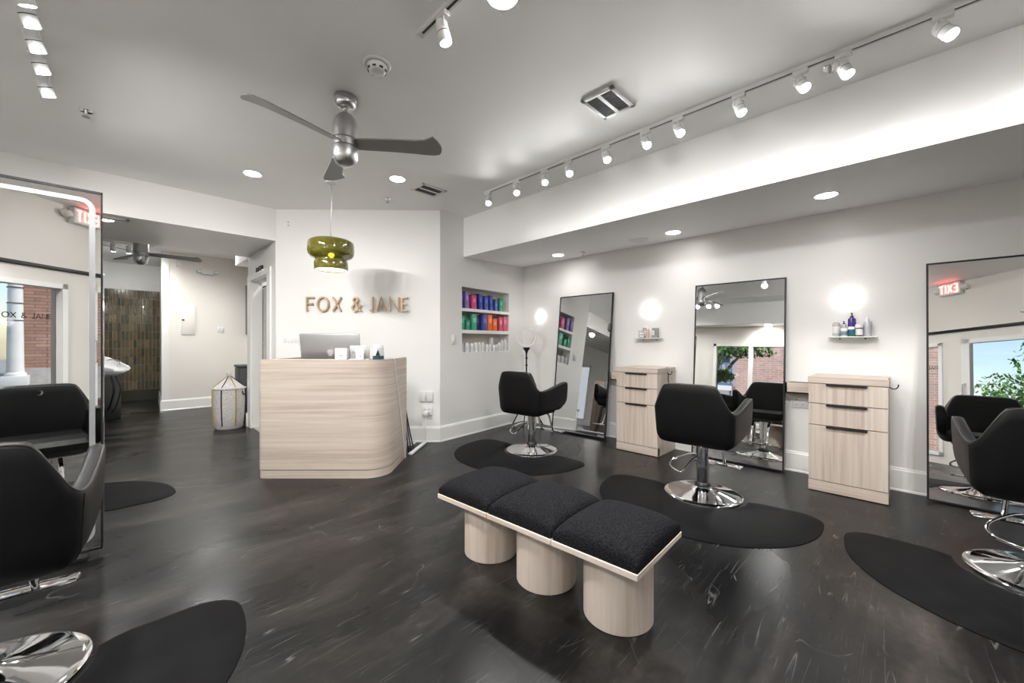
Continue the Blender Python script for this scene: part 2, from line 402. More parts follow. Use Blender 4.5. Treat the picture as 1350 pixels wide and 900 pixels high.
# ------------------------------------------------------------------ room shell
def wall(name, p0, p1, z0, z1, th, mat, holes=()):
    """wall face from p0 to p1 (room side), thickness th to the left of p0->p1; holes (s0, s1, z0, z1)"""
    p0, p1 = Vector(p0), Vector(p1); d = (p1 - p0); L = d.length; d.normalize(); n = Vector((-d.y, d.x)) * th
    xs = sorted({0, L, *[h[0] for h in holes], *[h[1] for h in holes]}); zs = sorted({z0, z1, *[h[2] for h in holes], *[h[3] for h in holes]})
    xs = [x for x in xs if -1e-6 <= x <= L + 1e-6]; zs = [z for z in zs if z0 - 1e-6 <= z <= z1 + 1e-6]
    m = MB()
    def q(s, k, z): p = p0 + d * s + n * k; return (p.x, p.y, z)
    def solid(i, j):
        if i < 0 or j < 0 or i >= len(xs) - 1 or j >= len(zs) - 1: return False
        cx, cz = (xs[i] + xs[i + 1]) / 2, (zs[j] + zs[j + 1]) / 2
        return not any(h[0] < cx < h[1] and h[2] < cz < h[3] for h in holes)
    for i in range(len(xs) - 1):
        for j in range(len(zs) - 1):
            if not solid(i, j): continue
            a, b, c, e = xs[i], xs[i + 1], zs[j], zs[j + 1]
            for k in (0, 1): m.add([q(a, k, c), q(b, k, c), q(b, k, e), q(a, k, e)], [(0, 1, 2, 3)])
            if not solid(i - 1, j): m.add([q(a, 0, c), q(a, 1, c), q(a, 1, e), q(a, 0, e)], [(0, 1, 2, 3)])
            if not solid(i + 1, j): m.add([q(b, 0, c), q(b, 1, c), q(b, 1, e), q(b, 0, e)], [(0, 1, 2, 3)])
            if not solid(i, j - 1): m.add([q(a, 0, c), q(b, 0, c), q(b, 1, c), q(a, 1, c)], [(0, 1, 2, 3)])
            if not solid(i, j + 1): m.add([q(a, 0, e), q(b, 0, e), q(b, 1, e), q(a, 1, e)], [(0, 1, 2, 3)])
    return struct(m.build(name, mat, smooth=False))

struct(MB().span((-3.4, -6, -.12), (5.0, 12, 0)).build('floor', M['floor'], smooth=False))
struct(MB().span((-3.4, -6, H), (5.0, 12, H + .15)).build('ceiling', M['ceil'], smooth=False))
wall('wall_right', (RW, 4.30), (RW, -5.6), 0, H, .2, M['wall'])
# wall with the product niche
wall('wall_niche', nich(NL + .02), nich(0), 0, H, -.02, M['wall'], [(NL + .02 - 1.352, NL + .02 - .373, 1.088, 1.945)])
fl_, fr_ = V(-2.885, 4.867), V(-.877, 4.867)
wall('wall_sign', (2.866, 4.055), (1.446, 5.454), 0, H, -.02, M['wall'])
# door wall, header, rear rooms
DX = 1.44
wall('wall_door', (DX, 5.454), (DX, 6.80), 0, H, -.12, M['wall'], [(5.78 - 5.454, 6.60 - 5.454, -.01, 2.09)])
wall('wall_header', (DX, 5.45), (-3.2, 5.45), 2.455, H, -1.35, M['wall'])
wall('wall_closet', (DX + .12, 6.80), (2.9, 6.80), 0, H, -.06, M['wall'])
wall('wall_closet_back', (2.6, 6.8), (2.6, 4.45), 0, H, .06, M['wall'])
wall('wall_hall', (1.98, 6.9), (1.98, 9.5), 0, H, -.1, M['beige'])
wall('wall_panel', (2.1, 9.37), (.678, 9.37), 0, H, -.08, M['beige'])
wall('wall_return', (.678, 9.37), (.80, 11.4), 0, H, -.1, M['wall'])
wall('wall_shampoo', (.95, 11.4), (-3.2, 11.4), 0, H, -.1, M['wall'])
wall('wall_rear_left', (-3.0, 11.6), (-3.0, 5.3), 0, H, -.15, M['wall'], [(3.05, 4.15, .15, 2.05)])
# hall beam seen at the end of the header
struct(MB().span((1.44, 6.87, 2.445), (1.98, 7.62, 2.84)).build('trim_hall_beam', M['wall'], smooth=False))
# left wall with the tall windows, front wall with the entrance
LX = -1.2
wall('wall_left', (LX, 5.45), (LX, .2), 0, H, -.15, M['beige'], [(5.45 - 3.02, 5.45 - .75, .45, 1.96)])
FW = -.555
def fr(lat, z=None):
    p = V(lat, FW); return p
fa = fr(3.9); fb = fr(-1.25)
FLAT = lambda lat: 3.9 - lat
wall('wall_front', fb, fa, 0, H, -.15, M['beige'],
     [(1.25 - .60 - .55, 1.25 + .085, .12, 1.90), (1.25 + .335, 1.25 + 1.2, .02, 1.93), (1.25 + 1.45, 1.25 + 2.9, .3, 1.90)])
wall('wall_far_right', (RW + .1, -5.5), fr(3.8), 0, H, .15, M['beige'])

# dropped ceiling on the right: front face and underside, rising a little to the wall
m = MB()
y0, y1 = 4.35, -5.4
m.add([(3.27, y0, 2.335), (3.27, y1, 2.335), (3.27, y1, H), (3.27, y0, H), (RW + .05, y0, 2.395), (RW + .05, y1, 2.395), (RW + .05, y1, H), (RW + .05, y0, H)],
      [(0, 1, 2, 3), (0, 1, 5, 4), (0, 3, 7, 4), (1, 2, 6, 5), (4, 5, 6, 7), (3, 2, 6, 7)])
struct(m.build('ceiling_dropped', M['ceil'], smooth=False))
struct(MB().span((LX - .05, .5, 2.36), (-.86, 5.45, H)).build('ceiling_dropped_left', M['ceil'], smooth=False))
# niche interior: back, sides, two shelves
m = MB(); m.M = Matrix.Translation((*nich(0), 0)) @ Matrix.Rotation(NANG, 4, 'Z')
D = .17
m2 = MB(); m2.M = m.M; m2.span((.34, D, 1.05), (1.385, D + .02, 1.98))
struct(m2.build('wall_niche_back', pm('beige_paint_with_shade', (.60, .565, .51), .6, var=.02), smooth=False))  # beige darkened so the colour carries the recess's shade
m.span((.343, .015, 1.05), (.373, D + .01, 1.98)); m.span((1.352, .015, 1.05), (1.382, D + .01, 1.98))
m.span((.34, .015, 1.058), (1.385, D + .01, 1.088)); m.span((.34, .015, 1.945), (1.385, D + .01, 1.975))
m.span((.36, .0, 1.629), (1.36, D, 1.669)); m.span((.36, .0, 1.338), (1.36, D, 1.383))
struct(m.build('trim_niche', M['trim'], smooth=False))

def skirt(name, p0, p1, h=.19, t=.016, mat=None):
    p0, p1 = Vector(p0), Vector(p1); d = (p1 - p0); L = d.length; a = math.atan2(d.y, d.x)
    m = MB(); prof = [(0, 0), (t + .006, 0), (t + .006, .012), (t, .02), (t, h - .022), (t - .004, h - .014), (t - .006, h - .003), (t * .3, h), (0, h)]
    vs = [(0, -y, z) for y, z in prof] + [(L, -y, z) for y, z in prof]; n = len(prof)
    fs = [(i, (i + 1) % n, (i + 1) % n + n, i + n) for i in range(n)] + [tuple(range(n)), tuple(range(n, 2 * n))]
    m.add(vs, fs)
    return struct(m.build(name, mat or M['trim'], loc=(p0.x, p0.y, 0), rz=a, smooth=False))
skirt('baseboard_right', (RW, 4.24), (RW, -5.4))
skirt('baseboard_niche', nich(-.01), nich(NL))
skirt('baseboard_sign', (1.446, 5.454), (2.866, 4.055))
skirt('baseboard_panel', (.678, 9.37), (1.98, 9.37))
skirt('baseboard_return', (.79, 11.4), (.678, 9.36))
skirt('baseboard_left', (LX, .45), (LX, 5.45))
skirt('baseboard_rear_left', (-3.0, 6.9), (-3.0, 11.4))

# door with casing, jambs and curtain
d = struct(thing('door_1', None, None)); del_ = None
m = MB()
for a, b in (((DX - .018, 6.60, 0), (DX + .002, 6.775, 2.089)), ((DX - .018, 5.625, 0), (DX + .002, 5.78, 2.089)), ((DX - .018, 5.625, 2.09), (DX + .002, 6.775, 2.17))): m.span(a, b, .004)
m.build('door_casing', M['trim'], d, smooth=False)
m = MB(); m.span((DX, 6.585, 0), (DX + .13, 6.605, 2.09)); m.span((DX, 5.775, 0), (DX + .13, 5.79, 2.09)); m.span((DX, 5.78, 2.07), (DX + .13, 6.6, 2.09))
m.build('door_jamb', M['trim'], d)
MB().span((DX - .03, 6.755, 0), (DX + .005, 6.81, .2), .004).build('plinth', M['trim'], d)
MB().span((DX + .01, 5.79, 0), (DX + .14, 6.59, .012)).build('threshold', M['curtain'], d)
t = thing('curtain', 'grey linen curtain hanging in the doorway left of the gold wall letters', 'curtain', (1.592, 5.74, 0))
m = MB(); n = 90; P = []
for i in range(n + 1):
    y = 1.03 * i / n; P.append((.016 * math.sin(i * .62) + .008 * math.sin(i * 1.7), y))
vs = []; fs = []
for k, (z, sc) in enumerate(((.03, 1.15), (1.0, 1.0), (2.0, .8))):
    vs += [(x * sc, y * (1 if k == 2 else .97), z) for x, y in P] + [(x * sc + .003, y * (1 if k == 2 else .97), z) for x, y in P]
for k in range(2):
    for i in range(n):
        for o in (0, n + 1):
            b = k * 2 * (n + 1) + o; fs.append((b + i, b + i + 1, b + i + 1 + 2 * (n + 1), b + i + 2 * (n + 1)))
m.add(vs, fs).build('curtain_cloth', M['curtain'], t, ang=80)
MB().cyl((0, -.1, 2.02), (0, 1.05, 2.02), .011, seg=12).build('curtain_rod', M['black'], t)
t = thing('door_sign', 'small black lettering above the curtained doorway', 'sign', (DX, 6.16, 2.2), PI / 2)
t.rotation_euler = (0, 0, -PI / 2)
for x, g in ((-.16, [[(0, 0), (0, .06), (.05, 0), (.05, .06)]]), (-.085, [[(0, 0), (0, .06)], [(0, .03), (.04, .03)]]), (-.03, [[(0, 0), (0, .06), (.045, .06)], [(0, .03), (.035, .03)]]), (.045, [[(0, .06), (.05, .06)], [(.025, .06), (.025, 0)]]), (.115, [[(.0, .01), (.0, .05), (.02, .06), (.045, .05), (.045, .01), (.02, 0), (.0, .01)]])):
    m = MB()
    for s in g: m.stroke([(x + a, b - .03) for a, b in s], .016, -.012, 0)
    m.build('letter', M['black'], t)

# ------------------------------------------------------------------ windows and entrance
def window(name, org, ang, W, z0, z1, mull, th=.15, lettering=False):
    """local x along the wall, y outwards"""
    w = struct(thing(name, None, None, (org[0], org[1], 0), ang)); m = MB(); f = .055
    m.span((0, -.02, z0), (f, th * .8, z1)); m.span((W - f, -.02, z0), (W, th * .8, z1)); m.span((0, -.02, z0), (W, th * .8, z0 + f)); m.span((0, -.02, z1 - f), (W, th * .8, z1))
    for x in mull: m.span((x - .04, -.015, z0), (x + .04, th * .7, z1))
    m.build('frame', M['trim'], w, smooth=False)
    xs = [f] + [q for x in mull for q in (x - .04, x + .04)] + [W - f]
    for i in range(0, len(xs), 2):
        MB().span((xs[i], th * .4, z0 + f), (xs[i + 1], th * .4 + .006, z1 - f)).build('pane', M['pane'], w, smooth=False)
    return w
window('window_1', (LX, .75), PI / 2, 2.27, .45, 1.96, [.72, 1.50])
# entrance wall: local x runs to the camera's left
FA = VA + PI
p = fr(.085); w2 = window('window_2', p, FA, 1.235, .12, 1.90, [])
p = fr(1.2); dr = struct(thing('door_2', None, None, (p[0], p[1], 0), FA)); m = MB(); W = .865
m.span((0, 0, 0.02), (.11, .06, 1.93)); m.span((W - .11, 0, .02), (W, .06, 1.93)); m.span((0, 0, 1.86), (W, .06, 1.93)); m.span((0, 0, .02), (W, .06, .24))
m.build('door_frame', M['trim'], dr, smooth=False)
MB().span((.11, .025, .24), (W - .11, .031, 1.86)).build('pane', M['pane'], dr, smooth=False)
MB().tube([(W - .05, -.0, .95), (W - .05, -.05, .97), (W - .05, -.05, 1.23), (W - .05, 0, 1.25)], .011).build('door_handle', M['chrome'], dr)
p = fr(2.9); window('window_3', p, FA, 1.45, .3, 1.90, [])
t = thing('shade_rail', 'thin dark rail running along the wall above the entrance glass', 'rail', (*fr(.6), 2.07), FA)
MB().span((-1.0, -.035, -.02), (1.3, 0, .02), .004).build('rail', M['black'], t)

window('window_4', (-3.0, 7.45), PI / 2, 1.10, .15, 2.05, [.55])
GL = {'F': ([[(0, 0), (0, 1)], [(0, .96), (.5, .96)], [(0, .52), (.42, .52)]], .5),
      'O': ([[(.5 + .48 * math.cos(2 * PI * i / 28), .5 + .48 * math.sin(2 * PI * i / 28)) for i in range(28)]], 1.0),
      'X': ([[(0, 0), (.7, 1)], [(0, 1), (.7, 0)]], .7),
      '&': ([crom([(.82, 0), (.5, .38), (.2, .68), (.18, .86), (.36, .97), (.54, .86), (.5, .68), (.2, .46), (.06, .25), (.2, .05), (.46, .05), (.68, .22), (.8, .46)], 4)], .82),
      'J': ([[(.36, 1), (.36, .22)] + [(.14 + .22 * math.cos(a), .22 - .2 * math.sin(a)) for a in (.4, .8, 1.2, 1.6, 2.0, 2.4)]], .4),
      'A': ([[(0, 0), (.42, 1), (.84, 0)], [(.15, .33), (.69, .33)]], .84),
      'N': ([[(0, 0), (0, 1), (.74, 0), (.74, 1)]], .74),
      'E': ([[(.5, .04), (0, .04), (0, .96), (.5, .96)], [(0, .51), (.44, .51)]], .55),
      'I': ([[(0, 0), (0, 1)]], .08), 'T': ([[(0, .95), (.6, .95)], [(.3, .95), (.3, 0)]], .6)}
def glyph(m, ch, x0, x1, z0, z1, w, ya, yb):
    st, W = GL[ch]; sx = (x1 - x0) / W; sz = (z1 - z0)
    for s in st: m.stroke([(x0 + a * sx, z0 + b * sz) for a, b in s], w, ya, yb, closed=(ch == 'O'))
    return m
m = MB(); xx = [(.0, .5, 'F'), (.72, 1.6, 'O'), (1.8, 2.45, 'X'), (3.15, 3.8, '&'), (4.6, 4.9, 'J'), (5.1, 5.8, 'A'), (6.0, 6.6, 'N'), (6.8, 7.25, 'E')]
m.M = Matrix.Rotation(PI, 4, 'Z')
for a, b, ch in xx: glyph(m, ch, -.60 + a * .069, -.60 + b * .069, 1.485, 1.542, .008, -.07, -.067)
m.build('lettering', M['black'], w2, smooth=False)

# exit sign above the entrance, lamps at both ends
t = thing('exit_sign', 'white exit sign with glowing red letters and two side lamps over the entrance', 'exit sign', (*fr(.25), 2.735), FA)
MB().box((0, -.045, 0), (.31, .08, .19), .012).build('housing', M['white'], t)
m = MB()
for a, b, ch in ((-.12, -.07, 'E'), (-.05, .01, 'X'), (.04, .045, 'I'), (.07, .13, 'T')): glyph(m, ch, a, b, -.065, .065, .022, -.09, -.084)
m.build('letters', M['red'], t, smooth=False)
for s in (-1, 1): MB().lathe([(0, -.04), (.035, -.035), (.045, .02), (.02, .05), (0, .05)], 20, (s * .20, -.05, .0), 'X').build('lamp_head', M['white'], t)
t = thing('security_camera', 'small white security camera mounted beside the entrance door', 'camera', (*fr(1.28), 2.24), FA)
MB().lathe([(0, -.02), (.045, -.02), (.045, 0), (0, 0)], 20, (0, 0, 0), 'Y').build('mount', M['white'], t)
m = MB(); m.cyl((.0, -.02, 0), (.03, -.08, 0), .012); m.cyl((-.02, -.08, 0), (.12, -.13, -.02), .032); m.build('body', M['white'], t)
MB().cyl((.12, -.13, -.02), (.126, -.133, -.021), .026).build('lens', M['blackp'], t)

# ------------------------------------------------------------------ styling chairs
def make_chair(name, label):
    t = thing(name, label, 'chair', group='black salon chairs')
    half = [(0, -.285, .905, .436), (.10, -.285, .905, .436), (.175, -.283, .898, .436), (.203, -.28, .874, .436), (.238, -.272, .808, .437), (.270, -.257, .742, .438), (.292, -.23, .712, .442),
            (.303, -.18, .706, .447), (.306, -.09, .716, .455), (.304, .05, .742, .468), (.297, .19, .765, .486), (.289, .275, .77, .503), (.284, .302, .757, .53)]
    path = [(-x, y, a, b) for x, y, a, b in reversed(half)] + half[1:]
    st = crom(path, 4); n = len(st); T = .055; NVt = 9
    vs = []; ring = None
    for i, (x, y, zt, zb) in enumerate(st):
        p, q = st[max(i - 1, 0)], st[min(i + 1, n - 1)]
        tx, ty = q[0] - p[0], q[1] - p[1]; l = math.hypot(tx, ty); nx, ny = -ty / l, tx / l     # inward (towards the seat)
        pts = []
        def at(k, z):
            fl = 1 - .16 * max(0, .70 - z); ln = -.045 * (z - .62) if y < -.1 else 0.0
            return ((x + nx * k) * fl, (y + ny * k) * fl + ln, z)
        for j in range(NVt):
            u = j / (NVt - 1); z = zb + .012 + (zt - .016 - zb - .012) * u; k = 0.0
            k = .016 * (1 - min(1, u * 5)) ** 2
            pts.append(at(k, z))
        pts += [at(.006, zt - .005), at(.018, zt), at(T - .018, zt), at(T - .006, zt - .005)]
        for j in range(NVt):
            u = 1 - j / (NVt - 1); z = zb + .012 + (zt - .016 - zb - .012) * u
            pts.append(at(T + .012 * math.sin(u * PI), z))
        pts.append(at(.03, zb))
        ring = len(pts); vs += pts
    fs = []
    for i in range(n - 1):
        for k in range(ring):
            l = (k + 1) % ring; fs.append((i * ring + k, (i + 1) * ring + k, (i + 1) * ring + l, i * ring + l))
    fs += [tuple(range(ring)), tuple(reversed(range((n - 1) * ring, n * ring)))]
    sh = MB().add(vs, fs).build('upholstered_shell', M['leather'], t, ang=60)
    # piping on the outer top edge, and the two upright seams
    top = [vs[i * ring + NVt] for i in range(n)]
    m = MB().tube(top, .0042, 6)
    for sgn in (0, 1):
        i = min(range(n), key=lambda q: abs(st[q][0] - (.296 if sgn else -.296)) + abs(st[q][1] + .21))
        m.tube([vs[i * ring + k] for k in range(NVt)], .0032, 6)
    m.build('piping', M['pipe'], sh)
    # seat, inner back pad
    m = MB(); m.prism(rrect(-.238, .238, -.225, .30, .05), .455, .555, .03); m.build('seat_cushion', M['leather'], t)
    m = MB(); m.prism(rrect(-.20, .20, -.20, .20, .05), .43, .455, .006); m.build('seat_base', M['blackp'], t)
    # pedestal
    MB().lathe([(0, .082), (.05, .08), (.075, .066), (.12, .052), (.20, .036), (.255, .024), (.272, .022), (.285, .014), (.287, .004), (.285, 0), (0, 0)], 64).build('base_plate', M['chrome'], t)
    MB().lathe([(.058, .068), (.06, .08), (.057, .092), (.047, .104), (0, .104)], 24).build('column_boot', M['blackp'], t)
    m = MB(); m.lathe([(0, .10), (.044, .10), (.044, .31), (.052, .312), (.052, .42), (0, .42)], 32); m.build('column', M['chrome'], t)
    MB().box((0, 0, .423), (.15, .17, .016), .004).build('mount_plate', M['blackp'], t)
    # foot pump loop to the rear left
    lp = crom([(-.03, .03, .315), (-.10, .0, .31), (-.19, -.06, .27), (-.215, -.10, .235), (-.19, -.15, .215), (-.11, -.20, .205), (-.085, -.19, .215), (-.05, -.09, .285), (-.015, -.03, .315)], 5)
    MB().tube(lp, .008, 10).build('pump_lever', M['chrome'], t)
    # footrest
    for s in (-.08, .08): MB().tube(crom([(s, .16, .415), (s, .22, .37), (s, .27, .25), (s, .30, .19), (s, .33, .175)], 5), .013, 10, flat=.6).build('footrest_arm', M['chrome'], t)
    MB().box((0, .345, .178), (.40, .06, .022), .008).build('footrest_bar', M['chrome'], t)
    return t
chair = make_chair('styling_chair', 'black salon chair on chrome base left of the wooden cabinets, farthest back on the right')
chair.location = (3.36, 2.99, 0); chair.rotation_euler = (0, 0, A_R + math.radians(4))
chair2 = dup(chair, (3.35, 1.15, 0), A_R + math.radians(0), 'black salon chair between the two wooden drawer cabinets')
chair3 = dup(chair, (3.375, -.52, 0), A_R + math.radians(5), 'black salon chair cut by the right photo edge, in front of the rightmost mirror')
chair4 = dup(chair, (-.325, 2.30, 0), math.radians(-7), 'black salon chair in the left foreground facing the mirror with the light strip')
chair5 = dup(chair, (-.37, 4.12, 0), PI, 'black salon chair behind the free-standing left mirror, mostly hidden')
MB().lathe([(.011, -.004), (.022, -.004), (.022, .004), (.011, .004), (.011, -.004)], 24, (0, -.232, .848), 'Y').build('grommet', M['chrome'], chair4)

# half-moon mats with a notch for the chair base
def mat_outline():
    P = []
    for k in range(9):
        th = PI / 2 * (1 - k / 8); P.append((.60 + .165 * math.cos(th), -.15 + .15 * math.sin(th)))
    for k in range(1, 48):
        th = PI * k / 48; c, q = math.cos(th), math.sin(th); ex = 2.15
        P.append((.765 * math.copysign(abs(c) ** (2 / ex), c), -.15 - .75 * abs(q) ** (2 / ex)))
    for k in range(9):
        th = PI - PI / 2 * k / 8; P.append((-.60 + .165 * math.cos(th), -.15 + .15 * math.sin(th)))
    r = .306; cy = -.04
    a0 = math.asin(-cy / r)
    P.append((-.40, 0)); P.append((-.352, -.012))
    for i in range(25):
        th = PI - .02 + (PI + .04) * i / 24; P.append((r * math.cos(th), cy + r * math.sin(th)))
    P += [(.352, -.012), (.40, 0)]
    return P
def make_mat(loc, rz, label):
    P = mat_outline(); n = len(P)
    ar = sum(P[i][0] * P[(i + 1) % n][1] - P[(i + 1) % n][0] * P[i][1] for i in range(n))
    if ar < 0: P.reverse()
    I = inset(P, .006); J = inset(P, .045)
    vs = [(x, y, 0) for x, y in P] + [(x, y, .004) for x, y in P] + [(x, y, .006) for x, y in I] + [(x, y, .016) for x, y in J]
    fs = [(k * n + i, k * n + (i + 1) % n, (k + 1) * n + (i + 1) % n, (k + 1) * n + i) for k in range(3) for i in range(n)]
    fs += [tuple(range(3 * n, 4 * n))]
    o = MB().add(vs, fs).build('floor_mat', M['mat'], loc=loc, rz=rz, ang=25)
    return tag(o, label, 'mat', 'half-moon chair mats')
make_mat((3.40, 3.0, 0), A_R, 'black half-moon rubber mat under the farthest chair on the right side')
make_mat((3.42, 1.15, 0), A_R + math.radians(5), 'black half-moon rubber mat beside the wooden bench, under the middle chair')
make_mat((3.41, -.50, 0), A_R, 'black half-moon rubber mat at the right photo edge')
make_mat((-.33, 2.335, 0), 0, 'black half-moon rubber mat in the left foreground')
make_mat((-.37, 4.10, 0), PI, 'black half-moon rubber mat showing from behind the left mirror')

# ------------------------------------------------------------------ mirrors
def lean_mirror(Y0, Y1, xt0, xb0, xt1, xb1, zt, label):
    """leaning against the right wall: Y0 far end, Y1 near end; top and bottom X at each end"""
    P = [Vector((xb0, Y0, .012)), Vector((xb1, Y1, .012)), Vector((xt1, Y1, zt)), Vector((xt0, Y0, zt))]
    org = (P[0] + P[1]) / 2; org.z = 0
    t = thing('leaning_mirror', label, 'mirror', org, 0, 'tall black-framed mirrors leaning on the right wall')
    ex = (P[1] - P[0]).normalized(); ey = (P[3] - P[0]); ey = (ey - ex * ey.dot(ex)).normalized(); nn = ex.cross(ey)
    if nn.x > 0: nn = -nn
    Wd = (P[1] - P[0]).length; Hh = (P[3] - P[0]).length
    R = Matrix((ex, ey, nn)).transposed().to_4x4(); R.translation = P[0] - org
    def fm(): m = MB(); m.M = R; return m
    f = .012
    m = fm(); m.span((0, 0, -.022), (f, Hh, .006)); m.span((Wd - f, 0, -.022), (Wd, Hh, .006)); m.span((f, 0, -.022), (Wd - f, f, .006)); m.span((f, Hh - f, -.022), (Wd - f, Hh, .006))
    m.build('mirror_frame', M['black'], t, smooth=False)
    m = fm(); m.span((f, f, -.018), (Wd - f, Hh - f, -.006)); m.build('backing', M['black'], t, smooth=False)
    m = fm(); m.span((f, f, -.005), (Wd - f, Hh - f, .0)); m.build('mirror_glass', M['mirror'], t, smooth=False)
    return t
lean_mirror(3.48, 2.645, 4.53, 4.325, 4.53, 4.34, 1.86, 'tall black-framed mirror leaning on the right wall behind the farthest chair')
lean_mirror(1.625, .795, 4.53, 4.405, 4.53, 4.42, 1.84, 'tall black-framed mirror leaning between the two wooden drawer cabinets')
lean_mirror(-.128, -.96, 4.545, 4.415, 4.545, 4.415, 1.84, 'tall black-framed mirror leaning at the right photo edge')

# free-standing left mirror with a light strip
MY = 3.30
t = thing('lighted_mirror', 'large free-standing mirror with a white light strip, at the left photo edge', 'mirror', (-.41, MY, 0))
W2, HT = .393, 2.083
m = MB()
for a, b in (((-W2, 0, .03), (-W2 + .008, .03, HT)), ((W2 - .008, 0, .03), (W2, .03, HT)), ((-W2, 0, HT - .012), (W2, .03, HT)), ((-W2, 0, .03), (W2, .03, .042))): m.span(a, b)
m.build('mirror_frame', M['black'], t, smooth=False)
MB().span((-W2 + .008, .008, .042), (W2 - .008, .024, HT - .012)).build('mirror_glass', M['mirror'], t, smooth=False)
MB().span((-W2 + .01, .03, .03), (W2 - .01, .05, HT - .01)).build('back_board', M['black'], t, smooth=False)
MB().span((W2 - .004, .031, .03), (W2 + .006, .056, 1.62), .002).build('side_rail', M['chrome'], t)
m = MB(); o = rrect(-W2 + .042, W2 - .042, .09, HT - .058, .05, 8)
m.stroke(o, .024, .003, .0075, closed=True); m.build('light_strip', M['strip'], t, smooth=False)
for s in (-.3, .3): MB().box((s, .05, .015), (.07, .22, .03), .006).build('foot', M['black'], t)

# ------------------------------------------------------------------ drawer cabinets on the right wall
def make_cabinet(label, loc):
    """local x along the wall to the right, y into the wall, front at y=0"""
    t = thing('drawer_cabinet', label, 'cabinet', loc, A_R, 'pale wood styling stations')
    Wc, Dp = .485, .455; h = Wc / 2
    m = MB(); m.span((-h, .012, .0), (h, Dp, .89), .0015); m.build('carcass', M['ash_v'], t, smooth=False)
    MB().span((-h - .003, -.006, .885), (h + .003, Dp, .938), .002).build('top_board', M['ash_h'], t, smooth=False)
    MB().span((-h, -.004, .006), (h, .05, .088), .0015).build('plinth', M['ash_h'], t, smooth=False)
    for z0, z1 in ((.722, .880), (.546, .716), (.094, .540)):
        dr = MB().span((-h + .002, -.006, z0), (h - .002, .014, z1), .0015).build('drawer', M['ash_v'], t, smooth=False)
        MB().span((-.125, -.022, z1 - .012), (.125, .0, z1 + .001), .001).build('drawer_pull', M['black'], dr, smooth=False)
    return t
make_cabinet('pale wood three-drawer cabinet left of the middle salon chair', (4.09, 2.10, 0))
make_cabinet('pale wood three-drawer cabinet under the shelf with the purple bottle', (4.09, .322, 0))
def holster(label, y0, y1):
    c = (y0 + y1) / 2; w = (y0 - y1) / 2
    t = thing('tool_holder', label, 'tool holder', (RW, c, .752), A_R, 'wall tool boxes')
    m = MB(); m.span((-w, -.15, 0), (w, -.135, .098)); m.span((-w, -.02, 0), (w, 0, .098)); m.span((-w, -.15, 0), (-w + .015, 0, .098)); m.span((w - .015, -.15, 0), (w, 0, .098)); m.span((-w, -.15, 0), (w, 0, .012))
    m.build('box', M['ash_h'], t, smooth=False)
    MB().span((-w + .03, -.125, .07), (w - .016, -.03, .101), .004).build('insert', M['blackp'], t)
holster('small pale wood tool box on the wall beside the cabinet, above the four-socket outlet', .785, .568)
holster('small pale wood tool box on the wall between the far mirror and its cabinet', 2.62, 2.346)
def hook(label, loc, drop):
    t = thing('hook', label, 'hook', loc, A_R)
    MB().tube(crom([(0, 0, 0), (.0, 0, -.035), (.018, 0, -.052), (.04, 0, -.05), (.052, 0, -.03), (.05, 0, -.018)], 5), .004, 8).build('wire', M['black'], t)
    MB().box((-.001, 0, .0), (.006, .02, .05), .001).build('plate', M['black'], t)
    return t
hook('black wire hook on the right side of the cabinet under the purple bottle', (4.17, .079, .92), 0)
h2 = hook('black hook holding a strap on the side of the cabinet left of the middle chair', (4.33, 1.857, .92), 0)
t = thing('strap', 'black strap hanging from the hook on the cabinet beside the middle chair', 'strap', (4.33, 1.835, .87), A_R)
MB().tube(crom([(-.008, 0, .012), (-.01, 0, -.05), (-.006, .003, -.12), (-.01, 0, -.17)], 5), .008, 8, flat=.5).build('band', M['blackp'], t)

# sconces, glass shelves
for y, lb in ((3.89, 'round white wall light left of the far mirror'), (2.169, 'round white wall light above the shelf beside the middle mirror'), (.348, 'round white wall light above the shelf with the purple bottle')):
    t = thing('wall_light', lb, 'wall light', (RW, y, 1.605), A_R, 'round wall lights')
    MB().lathe([(0, -.02), (.062, -.02), (.066, 0), (0, 0)], 32, (0, 0, 0), 'Y').build('backplate', M['white'], t)
    MB().lathe([(0, -.062), (.03, -.060), (.055, -.053), (.072, -.042), (.077, -.03), (.072, -.02), (.0, -.018)], 40, (0, 0, 0), 'Y').build('diffuser', M['sconce'], t)
    l = bpy.data.lights.new('sconce_glow', 'POINT'); l.energy = .05; l.shadow_soft_size = .08; l.color = (1, .93, .84)
    lo = bpy.data.objects.new('sconce_glow', l); C.objects.link(lo); lo.parent = t; lo.location = (0, -.15, 0)
def glass_shelf(y, lb):
    t = thing('glass_shelf', lb, 'shelf', (RW, y, 1.262), A_R, 'small glass shelves on the right wall')
    P = [(-.16, 0), (-.16, -.085)] + [(.16 * math.cos(a), -.085 - .045 * math.sin(a)) for a in [PI - PI * i / 16 for i in range(1, 16)]] + [(.16, -.085), (.16, 0)]
    MB().prism(P, 0, .008).build('shelf_plate', M['whiteglass'], t, smooth=False)
    MB().prism([(-.16, -.038), (.16, -.038), (.17, -.004), (-.17, -.004)], 0, .005)
    m = MB(); m.add([(-.165, -.004, 0), (.165, -.004, 0), (.175, -.004, -.03), (.12, -.004, -.045), (0, -.004, -.05), (-.12, -.004, -.045), (-.175, -.004, -.03)] + [(-.165, .0, 0), (.165, .0, 0), (.175, .0, -.03), (.12, .0, -.045), (0, .0, -.05), (-.12, .0, -.045), (-.175, .0, -.03)],
             [tuple(range(7)), tuple(range(7, 14))] + [(i, (i + 1) % 7, (i + 1) % 7 + 7, i + 7) for i in range(7)])
    m.build('mount_plate', M['whiteglass'], t, smooth=False)
    for s in (-.085, .085): MB().lathe([(0, -.008), (.006, -.007), (.006, 0), (0, 0)], 12, (s, -.004, -.012), 'Y').build('screw', M['black'], t)
